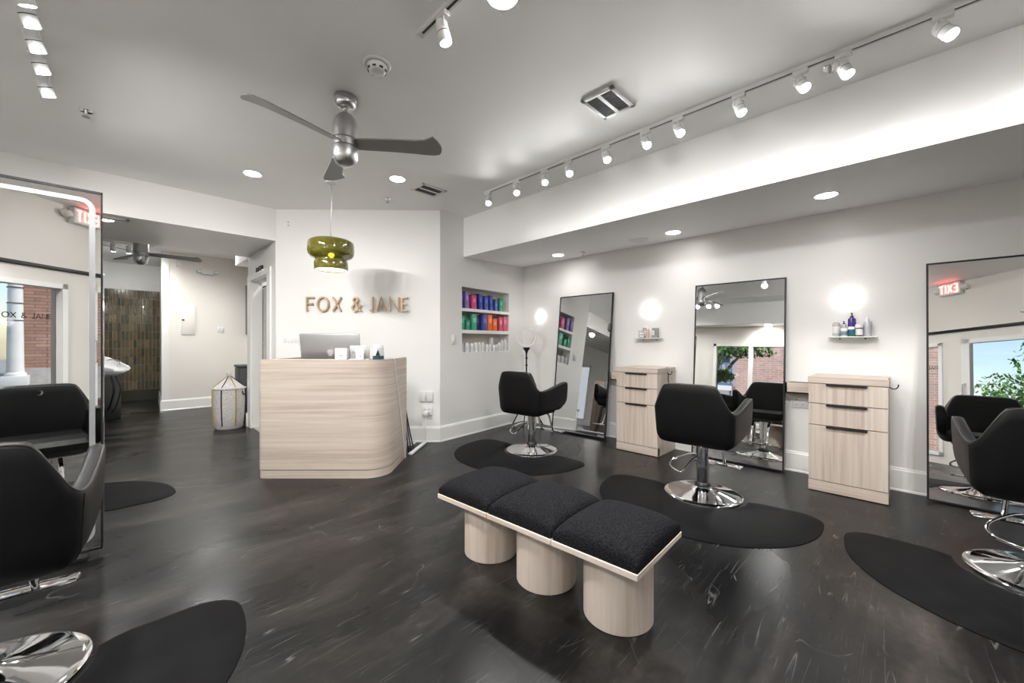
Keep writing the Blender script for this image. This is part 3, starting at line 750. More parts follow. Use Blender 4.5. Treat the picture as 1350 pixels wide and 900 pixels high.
glass_shelf(2.169, 'small glass wall shelf with bottles left of the middle mirror')
glass_shelf(.318, 'small glass wall shelf carrying the purple bottle')

CM = {}
def colm(c, rough=.3, trans=0.0):
    k = (tuple(c), rough, trans)
    if k not in CM: CM[k] = pm('product_colour', c, rough, var=.05, coat=.2, trans=trans)
    return CM[k]
def bottle(label, loc, rz, r, h, col, cap='disc', capcol=(.75, .75, .75), lab=None, cat='bottle', group=None, name=None, trans=0.0):
    t = thing(name or 'bottle', label, cat, loc, rz, group)
    sh = h * (.80 if cap != 'disc' else .88)
    if cap == 'disc': pf = [(0, 0), (r * .94, 0), (r, .004), (r, sh * .93), (r * .93, sh * .98), (r * .8, sh), (0, sh)]
    else: pf = [(0, 0), (r * .92, 0), (r, .004), (r, sh * .86), (r * .9, sh * .94), (r * .45, sh), (r * .42, sh + h * .02), (0, sh + h * .02)]
    MB().lathe(pf, 20).build('bottle_body', colm(col, .25, trans), t)
    m = MB()
    if cap == 'pump':
        m.lathe([(0, sh), (r * .5, sh), (r * .5, sh + h * .06), (r * .18, sh + h * .07), (r * .18, h * .96), (0, h * .96)], 14); m.box((-r * .35, 0, h * .97), (r * 1.3, r * .5, h * .05), r * .1)
        m.build('pump', colm(capcol), t)
    elif cap == 'cone':
        m.lathe([(0, sh), (r * .5, sh), (r * .45, sh + h * .05), (r * .16, h), (0, h)], 14).build('nozzle', colm(capcol), t)
    else:
        m.lathe([(0, sh), (r * .68, sh), (r * .68, h * .985), (r * .6, h), (0, h)], 14).build('cap', colm(capcol), t)
    if lab: MB().lathe([(r * 1.012, sh * .22), (r * 1.02, sh * .24), (r * 1.02, sh * .68), (r * 1.012, sh * .70)], 20).build('wrap_label', colm(lab), t)
    return t
def jar(label, loc, rz, r, h, col, lid=(.8, .8, .8), lab=None):
    t = thing('jar', label, 'jar', loc, rz)
    MB().lathe([(0, 0), (r * .96, 0), (r, .003), (r, h * .72), (0, h * .72)], 20).build('jar_body', colm(col), t)
    MB().lathe([(0, h * .72), (r * 1.03, h * .72), (r * 1.03, h * .97), (r * .98, h), (0, h)], 20).build('lid', colm(lid), t)
    if lab: MB().lathe([(r * 1.01, h * .1), (r * 1.015, h * .12), (r * 1.015, h * .6), (r * 1.01, h * .62)], 20).build('wrap_label', colm(lab), t)
# shelf near the right: local spot = (x along wall to the right, y into wall)
def on_shelf(y0, x, d): return (RW - d, y0 - x, 1.271)
Y3 = .318
bottle('clear bottle with white pump and label, leftmost on the shelf by the purple bottle', on_shelf(Y3, -.105, .055), 0, .027, .155, (.55, .56, .55), 'cone', (.8, .8, .8), (.72, .72, .70), trans=.2)
bottle('grey tube with black pump head left of the purple bottle', on_shelf(Y3, -.055, .035), 0, .02, .135, (.45, .45, .46), 'pump', (.03, .03, .03))
bottle('tall purple pump bottle standing on the right glass shelf', on_shelf(Y3, -.002, .03), 0, .028, .205, (.055, .02, .22), 'pump', (.02, .02, .03))
jar('small white jar with a dark emblem in front of the purple bottle', on_shelf(Y3, -.048, .10), 0, .024, .07, (.75, .75, .75), (.85, .85, .85), (.2, .25, .28))
jar('teal jar with white lid in front of the purple bottle', on_shelf(Y3, .0, .095), 0, .022, .082, (.03, .14, .17), (.82, .84, .84))
jar('black jar with white label and pale lid right of the teal jar', on_shelf(Y3, .05, .095), 0, .025, .10, (.07, .07, .07), (.78, .74, .74), (.75, .75, .75))
bottle('frosted white squeeze bottle, rightmost on the shelf by the purple bottle', on_shelf(Y3, .10, .055), 0, .027, .17, (.62, .62, .66), 'cone', (.85, .85, .85), trans=.15)
Y2 = 2.169
bottle('clear spray bottle, leftmost on the shelf left of the middle mirror', on_shelf(Y2, -.10, .05), 0, .022, .12, (.6, .6, .58), 'cone', (.8, .8, .8), trans=.2)
jar('small black jar on the shelf left of the middle mirror', on_shelf(Y2, -.06, .095), 0, .024, .06, (.04, .04, .04), (.8, .8, .8), (.7, .7, .7))
bottle('grey bottle with pale cap at the back of the shelf left of the middle mirror', on_shelf(Y2, -.045, .035), 0, .026, .14, (.32, .34, .35), 'disc', (.8, .8, .8), (.6, .6, .62))
bottle('pink bottle on the shelf left of the middle mirror', on_shelf(Y2, .01, .085), 0, .022, .13, (.6, .40, .34), 'cone', (.85, .8, .78))
t = thing('picture_frame', 'small grey box standing at the right end of the shelf left of the middle mirror', 'box', on_shelf(Y2, .085, .04), A_R)
MB().box((0, 0, .058), (.075, .03, .116), .003).build('box', colm((.23, .24, .23)), t); MB().box((-.02, -.016, .06), (.028, .003, .06)).build('label', colm((.7, .7, .7)), t)

# outlets and switches
def plate(name, label, cat, loc, rz, w, h, kind, n=1, group=None, parentlabel=None):
    t = thing(name, label, cat, loc, rz, group)
    MB().box((0, -.004, 0), (w, .008, h), .003).build('cover_plate', M['white'], t)
    for i in range(n):
        x = (i - (n - 1) / 2) * .046
        if kind == 'switch': MB().box((x, -.010, 0), (.030, .006, .062), .002).build('rocker', M['white'], t)
        elif kind == 'outlet':
            for z in (-.02, .02):
                o = MB().box((x, -.009, z), (.03, .004, .028), .003).build('socket', M['white'], t)
                m = MB(); m.box((x - .006, -.0115, z + .002), (.003, .002, .009)); m.box((x + .006, -.0115, z + .002), (.003, .002, .009)); m.box((x, -.0115, z - .008), (.005, .002, .005))
                m.build('slot', M['black'], o, smooth=False)
    return t
plate('wall_outlet', 'white four-socket outlet under the small tool box beside the near cabinet', 'outlet', (RW, .695, .662), A_R, .13, .118, 'outlet', 2)
plate('light_switch', 'white switch on the wall just left of the product niche', 'switch', (*nich(.226), 1.255), NANG, .075, .118, 'switch')
plate('light_switch', 'white multi-switch plate on the sign wall left of the computer', 'switch', (*V(-2.70, 4.867), 1.243), VA, .225, .12, 'switch', 4)
plate('wall_outlet', 'white outlet high on the sign wall near the ceiling', 'outlet', (*V(-2.726, 4.867), 2.666), VA, .08, .125, 'outlet')
plate('blank_plate', 'left one of two blank white plates right of the reception desk', 'plate', (*V(-1.095, 4.867), .557), VA, .075, .12, 'blank', group='blank wall plates')
plate('blank_plate', 'right one of two blank white plates right of the reception desk', 'plate', (*V(-1.005, 4.867), .557), VA, .075, .12, 'blank', group='blank wall plates')
wo = plate('wall_outlet', 'white double outlet with a plugged adapter below the two blank plates', 'outlet', (*V(-1.035, 4.867), .386), VA, .118, .118, 'outlet', 2)
t = thing('power_adapter', 'white plug adapter in the outlet right of the reception desk', 'adapter', (*V(-1.04, 4.855), .36), VA)
MB().box((-.005, -.03, -.005), (.05, .05, .045), .008).build('plug_body', M['white'], t)
MB().tube(crom([(-.005, -.035, -.03), (-.006, -.03, -.12), (-.004, -.03, -.25), (-.01, -.03, -.335)], 5), .005, 8).build('lead', M['cord'], t)
plate('light_switch', 'white switch on the beige rear wall right of the electrical panel', 'switch', (1.535, 9.37, 1.468), 0, .11, .118, 'switch', 2)
t = thing('wall_sensor', 'small white sensor box high on the beige rear wall under the fan blade', 'sensor', (.917, 9.37, 2.64), 0)
MB().box((0, -.02, 0), (.085, .04, .11), .006).build('box', M['white'], t); MB().box((0, -.042, .0), (.05, .004, .06), .002).build('window', M['glossw'], t)
t = thing('electrical_panel', 'beige electrical panel door set in the rear wall', 'panel', (1.046, 9.37, 1.628), 0)
MB().box((0, -.008, 0), (.196, .016, .535), .004).build('panel_door', M['beige'], t); MB().box((-.075, -.02, .0), (.035, .012, .024), .003).build('latch', M['black'], t)
t = thing('emergency_light', 'white emergency light with two lamps on the beige rear wall', 'emergency light', (1.327, 9.37, 2.55), 0)
m = MB(); m.prism([(-.115, -.05), (.115, -.05), (.09, .06), (-.09, .06)], 0, .06, .006)
m.v = [(x, -z, -y) for x, y, z in m.v]; m.build('housing', M['white'], t)
for s in (-1, 1): MB().box((s * .13, -.045, -.012), (.075, .07, .055), .02).build('lamp_head', M['glossw'], t)
t = thing('wall_screen', 'dark flat screen on the hall wall left of the curtained doorway', 'screen', (1.98, 8.95, 1.86), A_R)
MB().box((0, -.02, 0), (.9, .04, .98), .006).build('screen', M['screen'], t); MB().box((0, -.005, 0), (.3, .03, .3)).build('bracket', M['black'], t)

# ------------------------------------------------------------------ rear room: tiles, shampoo unit, basket, bin, fan
m = MB(); tw, thh = .0595, .172; x = .79; z0 = .235
rows = 12; cols = 20
for i in range(cols):
    for j in range(rows):
        m.box((.795 - tw * (i + .5), 11.378, z0 + thh * (j + .5)), (tw - .008, .02, thh - .008), .003, seg=1)
o = struct(m.build('wall_tiles', M['tile']))
struct(MB().span((-.42, 11.385, .0), (.80, 11.40, z0 + rows * thh + .006)).build('wall_tile_bed', M['grout'], smooth=False))
struct(MB().span((-.42, 11.365, .0), (.795, 11.39, z0 - .004), .004).build('baseboard_tile', M['dolive'], smooth=False))
t = thing('shampoo_unit', 'white shampoo basin on a black pedestal against the left, in front of the tiles', 'shampoo basin', (-.16, 8.9, 0), math.radians(-40))
MB().box((0, .0, .345), (.44, .50, .69), .02).build('pedestal', M['blackp'], t)
# basin: a tilted scoop
m = MB(); vs = []; fs = []
secs = [(-.30, .17, 1.08, .26), (-.2, .25, 1.05, .29), (0, .27, .98, .28), (.2, .26, .90, .23), (.33, .22, .85, .15), (.42, .16, .82, .06)]
nn_ = 20
for x, w, zt, dp in secs:
    for k in range(nn_):
        a = PI * k / (nn_ - 1); vs.append((x, -w * math.cos(a), zt - dp * math.sin(a) ** .8))
    for k in range(nn_):
        a = PI * (1 - k / (nn_ - 1)); vs.append((x, -(w - .025) * math.cos(a), zt - .004 - (dp - .03) * math.sin(a) ** .8))
rg = 2 * nn_
for i in range(len(secs) - 1):
    for k in range(rg): fs.append((i * rg + k, i * rg + (k + 1) % rg, (i + 1) * rg + (k + 1) % rg, (i + 1) * rg + k))
for b in (0, (len(secs) - 1) * rg): fs += [(b + k, b + k + 1, b + rg - 2 - k, b + rg - 1 - k) for k in range(nn_ - 1)]
bs = m.add(vs, fs).build('basin', M['glossw'], t, ang=60)
m = MB(); m.tube(crom([(.28, .1, .84), (.30, .1, .91), (.24, .08, .95), (.17, .05, .93)], 5), .012); m.build('faucet', M['chrome'], t)
m = MB(); m.tube(crom([(.30, -.05, .72), (.36, -.06, .5), (.31, -.05, .3), (.24, -.02, .18)], 6), .014); m.tube(crom([(.33, .0, .70), (.40, .0, .5), (.33, .02, .25), (.24, .04, .12)], 6), .009); m.build('hose', M['black'], t)
MB().box((.02, .0, .71), (.22, .2, .10), .02).build('neck', M['blackp'], t)

t = thing('lidded_basket', 'white woven basket with pointed lid and yellow stripe beside the doorway', 'basket', (1.225, 6.87, 0), math.radians(20))
prof = [(0, 0), (.20, 0), (.215, .02), (.236, .2), (.246, .38), (.244, .50), (.238, .56), (.225, .56), (.22, .4), (0, .4)]
t.scale = (.80, .80, 1.0)
MB().lathe(prof, 40).build('basket_body', M['basket'], t)
lid = MB().lathe([(0, .735), (.03, .73), (.13, .655), (.235, .585), (.252, .572), (.25, .56), (.22, .558), (0, .558)], 40).build('lid', M['basket'], t)
MB().sphere((0, 0, .765), .042, 16, 10).build('knob', M['basket'], lid)
def stripe(a, name, mat):
    m = MB(); pts = [((r + .003) * math.cos(a), (r + .003) * math.sin(a), z) for r, z in [(.22, .05), (.236, .2), (.246, .38), (.244, .5), (.239, .555)]]
    m.tube(pts, .010, 6); m.tube([(.238 * math.cos(a), .238 * math.sin(a), .585), (.03 * math.cos(a), .03 * math.sin(a), .733)], .007, 6); m.build(name, mat, t)
for a, mt in ((-115, 'navy'), (-65, 'mustard'), (-165, 'mustard'), (-15, 'navy'), (60, 'mustard'), (130, 'navy')): stripe(math.radians(a - 20 - 12), 'stripe', M[mt])
m = MB(); aa = math.radians(-40 - 20)
pts = []
for k in range(9):
    th = PI * k / 8; dx = .045 * math.cos(th); dz = -.06 * math.sin(th)
    pts.append((.254 * math.cos(aa + dx / .25), .254 * math.sin(aa + dx / .25), .53 + dz))
m.tube(pts, .007, 8); m.build('handle', M['navy'], t)
t = thing('waste_bin', 'tall dark grey bin standing behind the woven basket', 'bin', (1.60, 7.55, 0), 0)
MB().box((0, 0, .41), (.30, .36, .82), .02).build('bin_body', M['grey'], t); MB().box((0, 0, .84), (.32, .38, .04), .012).build('lid', M['grey'], t)

def fan(label, loc, ang0, zc, zt, zb, zbl, R, pitch):
    t = thing('ceiling_fan', label, 'ceiling fan', loc, ang0)
    zc0 = zc
    MB().lathe([(0, zc0), (.066, zc0), (.07, zc0 - .006), (.07, zc0 - .028), (.066, zc0 - .032), (.066, zc0 - .05), (.055, zc0 - .068), (.03, zc0 - .08), (0, zc0 - .082)], 36).build('canopy', M['nickel'], t)
    MB().cyl((0, 0, zc0 - .07), (0, 0, zt - .01), .014).build('downrod', M['nickel'], t)
    MB().lathe([(0, zt), (.02, zt), (.045, zt - .02), (.068, zt - .05), (.079, zt - .09), (.08, zt - .13), (.08, zbl + .025), (.076, zbl + .02), (0, zbl + .02)], 40).build('motor_housing', M['nickel'], t)
    MB().lathe([(0, zbl + .018), (.079, zbl + .018), (.079, zbl - .026), (0, zbl - .026)], 40).build('hub', M['nickel'], t)
    MB().lathe([(0, zbl - .03), (.078, zbl - .03), (.08, zbl - .05), (.078, zb + .06), (.062, zb + .028), (.035, zb + .007), (0, zb)], 40).build('cap', M['nickel'], t)
    for k in range(3):
        a = 2 * PI * k / 3
        ts = [(.07, -.045, .045), (.16, -.048, .05), (.3, -.05, .055), (.45, -.055, .062), (.54, -.066, .068), (.585, -.088, .068), (.605, -.10, .064), (.63, -.07, .055), (.645, -.035, .03), (.65, -.015, .005)]
        ts = [(r * R / .648, a_, b_) for r, a_, b_ in ts]; vs = []; fs = []
        for r, a_, b_ in ts:
            p = math.radians(pitch) * (1.15 - .3 * r / R); dr = -.0
            for q in range(7):
                y = a_ + (b_ - a_) * q / 6; vs.append((r, y * math.cos(p), zbl + y * math.sin(p) - .02 * (r / R) ** 2 + .004)); 
            for q in reversed(range(7)):
                y = a_ + (b_ - a_) * q / 6; vs.append((r, y * math.cos(p), zbl + y * math.sin(p) - .02 * (r / R) ** 2 - .004))
        for i in range(len(ts) - 1):
            for q in range(14): fs.append((i * 14 + q, i * 14 + (q + 1) % 14, (i + 1) * 14 + (q + 1) % 14, (i + 1) * 14 + q))
        fs += [tuple(range(14)), tuple(range((len(ts) - 1) * 14, len(ts) * 14))]
        m = MB(); m.M = Matrix.Rotation(a, 4, 'Z'); m.add(vs, fs); bl = m.build('fan_blade', M['blade'], t)
    return t
fan('brushed metal ceiling fan with three grey blades in the front room', (*V(-1.10, 2.63), 0), VA + math.radians(2), H, 2.735, 2.375, 2.53, .63, -17)
fan('brushed metal ceiling fan partly hidden by the ceiling beam in the rear room', (*V(-4.88, 5.24), 0), VA + math.radians(35), H, 2.60, 2.235, 2.385, .63, -14)

# ------------------------------------------------------------------ reception desk
t = thing('reception_desk', 'pale wood reception desk with a rounded corner below the gold letters', 'desk', (*V(-1.70, 3.9), 0), VA)
X0, X1, Yf, Yb = -.583, .572, -.335, .36
def deskpath(off):
    P = [(X0 + off, Yb)]
    r = .05 - off
    for k in range(7): a = PI + PI / 2 * k / 6; P.append((X0 + .05 + r * math.cos(a), Yf + .05 + r * math.sin(a)))
    rr = .20; r = rr - off
    for k in range(17): a = -PI / 2 + PI / 2 * k / 16; P.append((X1 - rr + r * math.cos(a), Yf + rr + r * math.sin(a)))
    P.append((X1 - off, Yb)); return P
o_, i_ = deskpath(0), deskpath(.038)
MB().prism(o_ + i_[::-1], .078, 1.062).build('front_panel', M['ash_d'], t, ang=25)
k_, k2 = deskpath(.005), deskpath(.038)
MB().prism(k_ + k2[::-1], .0, .072).build('plinth', M['ash_d'], t, ang=25)
MB().prism([(X0 + .036, Yf + .036), (X1 - .1, Yf + .036), (X1 - .06, Yf + .14), (X1 - .038, Yf + .25), (X0 + .036, Yf + .25)], 1.03, 1.06).build('ledge', M['ash_h'], t, smooth=False)
MB().prism([(X0 + .04, Yf + .06), (X1 - .26, Yf + .06), (X1 - .15, Yf + .12), (X1 - .06, Yf + .28), (X1 - .045, Yb - .02), (X0 + .04, Yb - .02)], .74, .775).build('worktop', M['ash_h'], t, smooth=False)
m = MB(); m.span((X0 + .04, Yf + .06, 0), (X0 + .06, Yb - .05, .74)); m.span((X1 - .09, Yf + .25, 0), (X1 - .07, Yb - .05, .74)); m.build('side_support', M['ash_v'], t, smooth=False)
# computer
t = thing('desktop_computer', 'silver desktop computer seen from behind on the reception desk', 'computer', (*V(-1.845, 4.08), .775), VA)
m = MB(); m.box((0, .0, 0), (.61, .022, .44), .010, rx=math.radians(9)); m.v = [(x, y - .02, z + .315) for x, y, z in m.v]
sc_ = m.build('display_back', M['alu'], t)
m = MB(); a = [(0, .048), (.02, .052), (.038, .042), (.044, .018), (.036, -.008), (.022, -.032), (.010, -.038), (0, -.032), (-.010, -.038), (-.022, -.032), (-.036, -.008), (-.044, .018), (-.038, .042), (-.02, .052)]
a = [(x * .72, z * .72) for x, z in a]
pr = [(x, -.0155, z + .0) for x, z in a] + [(x, -.011, z) for x, z in a]; n = len(a)
m.add(pr, [tuple(range(n)), tuple(range(n, 2 * n))] + [(i, (i + 1) % n, (i + 1) % n + n, i + n) for i in range(n)])
lf = [(0, .048), (.004, .062), (.02, .074), (.018, .06)]
lf = [(x * .8, z * .8 + .002) for x, z in lf]; n = 4
m.add([(x, -.0155, z) for x, z in lf] + [(x, -.011, z) for x, z in lf], [(0, 1, 2, 3), (4, 5, 6, 7)] + [(i, (i + 1) % n, (i + 1) % n + n, i + n) for i in range(n)])
Rm = Matrix.Rotation(math.radians(9), 4, 'X'); m.v = [tuple(Rm @ Vector(p) + Vector((.0, -.02, .335))) for p in m.v]
m.build('emblem', pm('pale_emblem', (.62, .63, .65), .2, .3, var=.02), sc_)
m = MB(); m.box((0, .05, .006), (.2, .18, .012), .004); m.box((0, .06, .12), (.16, .012, .24), .004); m.build('stand', M['alu'], t)
# things on the ledge
LZ = 1.0605
t = thing('card_holder', 'small white printed card block left of the acrylic stand on the desk', 'card', (*V(-1.577, 3.69), LZ), VA)
MB().box((0, 0, .052), (.108, .05, .104), .003).build('block', M['white'], t)
m = MB(); m.box((0, -.026, .06), (.03, .002, .004)); m.box((.002, -.026, .035), (.045, .002, .008)); m.box((.002, -.026, .047), (.036, .002, .003)); m.build('print', pm('grey_ink', (.32, .36, .42), .6), t, smooth=False)
t = thing('sign_holder', 'clear acrylic stand with white sheets on the reception desk', 'sign holder', (*V(-1.42, 3.72), LZ), VA)
MB().box((0, 0, .064), (.186, .012, .128), .002).build('sheet', M['white'], t)
MB().box((0, -.010, .064), (.19, .004, .13), .001).build('acrylic_panel', M['pane'], t); MB().box((0, -.0, .003), (.19, .07, .006), .001).build('foot', M['whiteglass'], t)
m = MB(); m.box((-.06, -.0075, .07), (.02, .002, .006)); m.box((-.06, -.0075, .058), (.02, .002, .004)); m.build('print', pm('grey_ink_text', (.35, .37, .42), .6), t, smooth=False)
t = thing('card_stack', 'white card standing in front of the acrylic stand', 'card', (*V(-1.40, 3.665), LZ), VA)
MB().box((.0, 0, .046), (.07, .016, .092), .002).build('card', M['glossw'], t); MB().box((.008, -.009, .03), (.018, .002, .008)).build('print', M['brass'], t)
t = thing('candle_jar', 'round glass candle jar with white label and dark blue base on the desk', 'candle', (*V(-1.235, 3.68), LZ), VA)
MB().lathe([(0, 0), (.047, 0), (.05, .004), (.05, .036), (0, .036)], 28).build('dark_base', colm((.015, .06, .075)), t)
MB().lathe([(0, .036), (.05, .036), (.05, .113), (.044, .12), (0, .12)], 28).build('jar_body', colm((.62, .63, .63)), t)
MB().lathe([(0, .12), (.045, .12), (.045, .135), (.042, .138), (0, .138)], 28).build('lid', colm((.7, .7, .68)), t)
m = MB(); m.M = Matrix.Translation((.012, -.052, .062)); m.add([(-.02, 0, -.025), (.02, 0, -.025), (.004, 0, .02), (0, 0, .03), (-.004, 0, .02), (-.02, .006, -.025), (.02, .006, -.025), (.004, .006, .02), (0, .006, .03), (-.004, .006, .02)], [(0, 1, 2, 3, 4), (5, 6, 7, 8, 9), (0, 1, 6, 5), (1, 2, 7, 6), (2, 3, 8, 7), (3, 4, 9, 8), (4, 0, 5, 9)])
m.build('emblem', M['black'], t, smooth=False)
# cords
t = thing('white_cable', 'white cable running over the desk edge and down its right side', 'cable', (*V(-1.70, 3.9), 0), VA)
MB().tube(crom([(.46, -.12, 1.068), (.53, -.11, 1.072), (.575, -.10, 1.06), (.581, -.08, .95), (.582, .02, .7), (.582, .12, .45), (.583, .2, .2), (.585, .26, .012)], 7), .0045, 8).build('cable', M['cord'], t)
t = thing('black_cables', 'bundle of black cables hanging behind the right end of the reception desk', 'cable', (*V(-1.725, 3.9), 0), VA)
m = MB()
for k in range(3): m.tube(crom([(.545, .40 + .02 * k, .62), (.553 + .005 * k, .44 + .02 * k, .45), (.565 + .012 * k, .47 + .02 * k, .25), (.575 + .02 * k, .52 + .03 * k, .012), (.545, .60 + .03 * k, .010)], 6), .007, 8)
m.build('cable', M['black'], t)
t = thing('cord_cover', 'white cord raceway on the floor from the desk to the outlet', 'cord cover', (0, 0, 0))
a, b = Vector(V(-1.10, 4.30)), Vector(V(-1.045, 4.84)); d_ = (b - a)
m = MB(); m.box(((a.x + b.x) / 2, (a.y + b.y) / 2, .012), (d_.length, .045, .024), .008, rz=math.atan2(d_.y, d_.x)); m.build('channel', M['white'], t)
t = thing('cable_coil', 'loose coil of white cable on the floor behind the cord raceway', 'cable', (*V(-1.215, 4.68), 0), VA)
MB().tube([(.055 * math.cos(i * .5) + .01 * i / 10, .06 * math.sin(i * .5) + .02, .008 + .0012 * i) for i in range(34)], .005, 8).build('cable', M['cord'], t)

# wall letters
t = thing('wall_lettering', 'gold letters reading FOX & JANE on the wall behind reception', 'sign', (*V(0, 4.867), 0), VA)
zs0, zs1 = 1.597, 1.770
def lx(zx): return ((380 + zx / 7.5) - 675) / 525 * 4.867
for ch, a, b in (('F', 195, 268), ('O', 298, 408), ('X', 450, 530), ('&', 632, 725), ('J', 815, 848), ('A', 884, 970), ('N', 1010, 1095), ('E', 1130, 1196)):
    m = MB(); glyph(m, ch, lx(a), lx(b), zs0, zs1, .019, -.034, -.012)
    l = m.build('letter', M['brass'], t, smooth=False)
    m = MB(); m.cyl((lx((a + b) / 2), -.012, zs0 + .09 if ch != 'O' else zs1 - .004), (lx((a + b) / 2), 0, zs0 + .09 if ch != 'O' else zs1 - .004), .003, seg=8); m.build('pin', M['brass'], l)

# pendant lamp over the desk
pz = [(0, 2.252)]
t = thing('pendant_lamp', 'olive green glass pendant lamp hanging over the reception desk', 'lamp', (*V(-1.825, 4.02), 0), VA)
MB().lathe([(0, H), (.055, H), (.055, H - .018), (.012, H - .024), (0, H - .024)], 28).build('canopy', M['white'], t)
MB().tube(crom([(0, 0, H - .02), (.008, 0, 2.7), (.004, 0, 2.55), (-.006, 0, 2.40), (0, 0, 2.25)], 6), .004, 8).build('cord', M['nickel'], t)
outer = [(.022, 2.252), (.14, 2.250), (.19, 2.243), (.212, 2.225), (.219, 2.195), (.219, 2.13), (.212, 2.098), (.19, 2.072), (.155, 2.058), (.148, 2.050), (.152, 2.040), (.158, 2.025), (.16, 2.0), (.16, 1.958), (.155, 1.948)]
inner = [(r - .006, z - .001) for r, z in reversed(outer[1:])]
MB().lathe(outer + inner + [(.022, 2.246), (.022, 2.252)], 56).build('glass_shade', M['olive'], t)
MB().lathe([(0, 1.962), (.15, 1.962), (.15, 1.956), (0, 1.954)], 40).build('diffuser', M['shade_in'], t)
MB().lathe([(0, 2.25), (.02, 2.25), (.02, 2.17), (0, 2.17)], 16).build('socket', M['black'], t)
l = bpy.data.lights.new('pendant_bulb', 'POINT'); l.energy = 3; l.shadow_soft_size = .03; l.color = (1, .9, .7)
lo = bpy.data.objects.new('pendant_bulb', l); C.objects.link(lo); lo.parent = t; lo.location = (0, 0, 2.10)

# ------------------------------------------------------------------ product niche
LV, PU, PK, BL, GR, OR, MG, RD = (.33, .25, .55), (.19, .08, .38), (.62, .08, .22), (.03, .06, .38), (.05, .36, .22), (.85, .15, .02), (.64, .10, .20), (.25, .01, .03)
def nx(px): return .373 + .979 * (px - 178) / (728 - 178)
def carton(zx0, zx1, zb, ht, col, dep, label, side=None):
    s0, s1 = nx(zx0), nx(zx1); w = (s1 - s0); c = (s0 + s1) / 2
    t = thing('product_box', label, 'box', (*nich(c, dep), zb), NANG, 'coloured product boxes in the niche')
    MB().box((0, 0, ht / 2), (w * .94, .055, ht), .002).build('carton', colm(col, .35), t)
    MB().box((0, -.028, ht * .62), (w * .5, .002, ht * .28)).build('front_label', colm(tuple(min(1, q * 1.6 + .06) for q in col), .4), t)
    MB().box((0, 0, ht - .004), (w * .97, .058, .012), .001).build('lid', colm(tuple(q * .6 for q in col), .35), t)
    return t
sc9 = .0116   # metres per zoomed pixel of height at the niche
ZS = (1.669, 1.383, 1.088)
T1 = [(176, 198, .20, LV, .05, 'lilac product box at the left end of the top niche shelf'), (200, 225, .215, PU, .10, 'dark purple box second from left on the top niche shelf'), (226, 266, .222, (.25, .16, .5), .05, 'wide purple box beside the pink one on the top niche shelf'),
      (276, 300, .195, RD, .10, 'dark red box half behind the pink one on the top niche shelf'), (298, 348, .19, PK, .05, 'bright pink box on the top niche shelf'), (354, 378, .215, (.015, .02, .14), .10, 'navy box right of the pink one on the top niche shelf'),
      (378, 414, .214, BL, .05, 'tall blue box, first of three on the top niche shelf'), (418, 440, .19, (.015, .02, .14), .10, 'navy box between the first two blue boxes on the top niche shelf'), (440, 480, .195, (.05, .09, .40), .05, 'blue box, second of three on the top niche shelf'),
      (484, 503, .21, (.015, .02, .13), .10, 'navy box between the last two tall blue boxes on the top niche shelf'), (500, 536, .213, BL, .05, 'tall blue box, third of three on the top niche shelf'), (540, 564, .15, (.02, .02, .12), .10, 'short navy box near the right end of the top niche shelf'),
      (564, 596, .152, (.08, .14, .45), .05, 'short blue box near the right end of the top niche shelf'), (586, 618, .178, (.03, .22, .14), .11, 'dark green box behind the light green one on the top niche shelf'), (622, 668, .19, GR, .05, 'light green box at the right end of the top niche shelf')]
T2 = [(180, 218, .19, GR, .05, 'green box at the left end of the middle niche shelf'), (236, 272, .135, (.04, .30, .18), .045, 'short green box in front on the middle niche shelf'), (230, 290, .21, (.02, .2, .12), .115, 'dark green box behind the short green one on the middle niche shelf'),
      (298, 350, .22, (.05, .38, .24), .05, 'tall wide green box on the middle niche shelf'), (358, 412, .215, (.02, .02, .09), .09, 'dark navy box on the middle niche shelf beside the green one'), (416, 468, .222, (.06, .09, .38), .05, 'blue box left of the orange one on the middle niche shelf'),
      (474, 530, .225, OR, .05, 'tall orange box on the middle niche shelf'), (538, 590, .175, OR, .05, 'short orange box on the middle niche shelf'), (592, 620, .168, RD, .10, 'dark red box between orange and pink on the middle niche shelf'), (622, 668, .205, MG, .06, 'left one of two pink boxes on the middle niche shelf'),
      (674, 724, .215, (.7, .11, .2), .05, 'right one of two pink boxes on the middle niche shelf')]
for a, b, h, c, dp, lb in T1: carton(a, b, ZS[0], h, c, dp, lb)
for a, b, h, c, dp, lb in T2: carton(a, b, ZS[1], h, c, dp, lb)
T3 = [(182, 217, .125, .05), (234, 278, .128, .05), (290, 326, .122, .05), (334, 374, .13, .05), (378, 408, .132, .05), (412, 447, .132, .05), (464, 496, .105, .05), (500, 530, .105, .05), (548, 608, .20, .12), (545, 580, .095, .04), (584, 606, .10, .04), (620, 648, .13, .05), (656, 680, .17, .05), (692, 720, .175, .05)]
for i, (a, b, h, dp) in enumerate(T3):
    s = (nx(a) + nx(b)) / 2; r = (nx(b) - nx(a)) / 2 * .93
    if i == 8: lb = 'tallest white bottle at the back of the bottom niche shelf'
    elif i == 13: lb = 'slim white bottle at the right end of the bottom niche shelf'
    elif i == 12: lb = 'slim tall white bottle second from the right end of the bottom niche shelf'
    else: lb = 'white bottle, %s from the left on the bottom niche shelf' % ORD[i if i < 8 else i - 1]
    bottle(lb, (*nich(s, dp), ZS[2]), NANG, min(r * 1.12, .04), h, (.70, .70, .73) if i < 2 else (.76, .76, .76), 'disc', (.8, .8, .8), (.62, .63, .68) if i < 2 else (.68, .68, .68), group='white bottles in the niche')

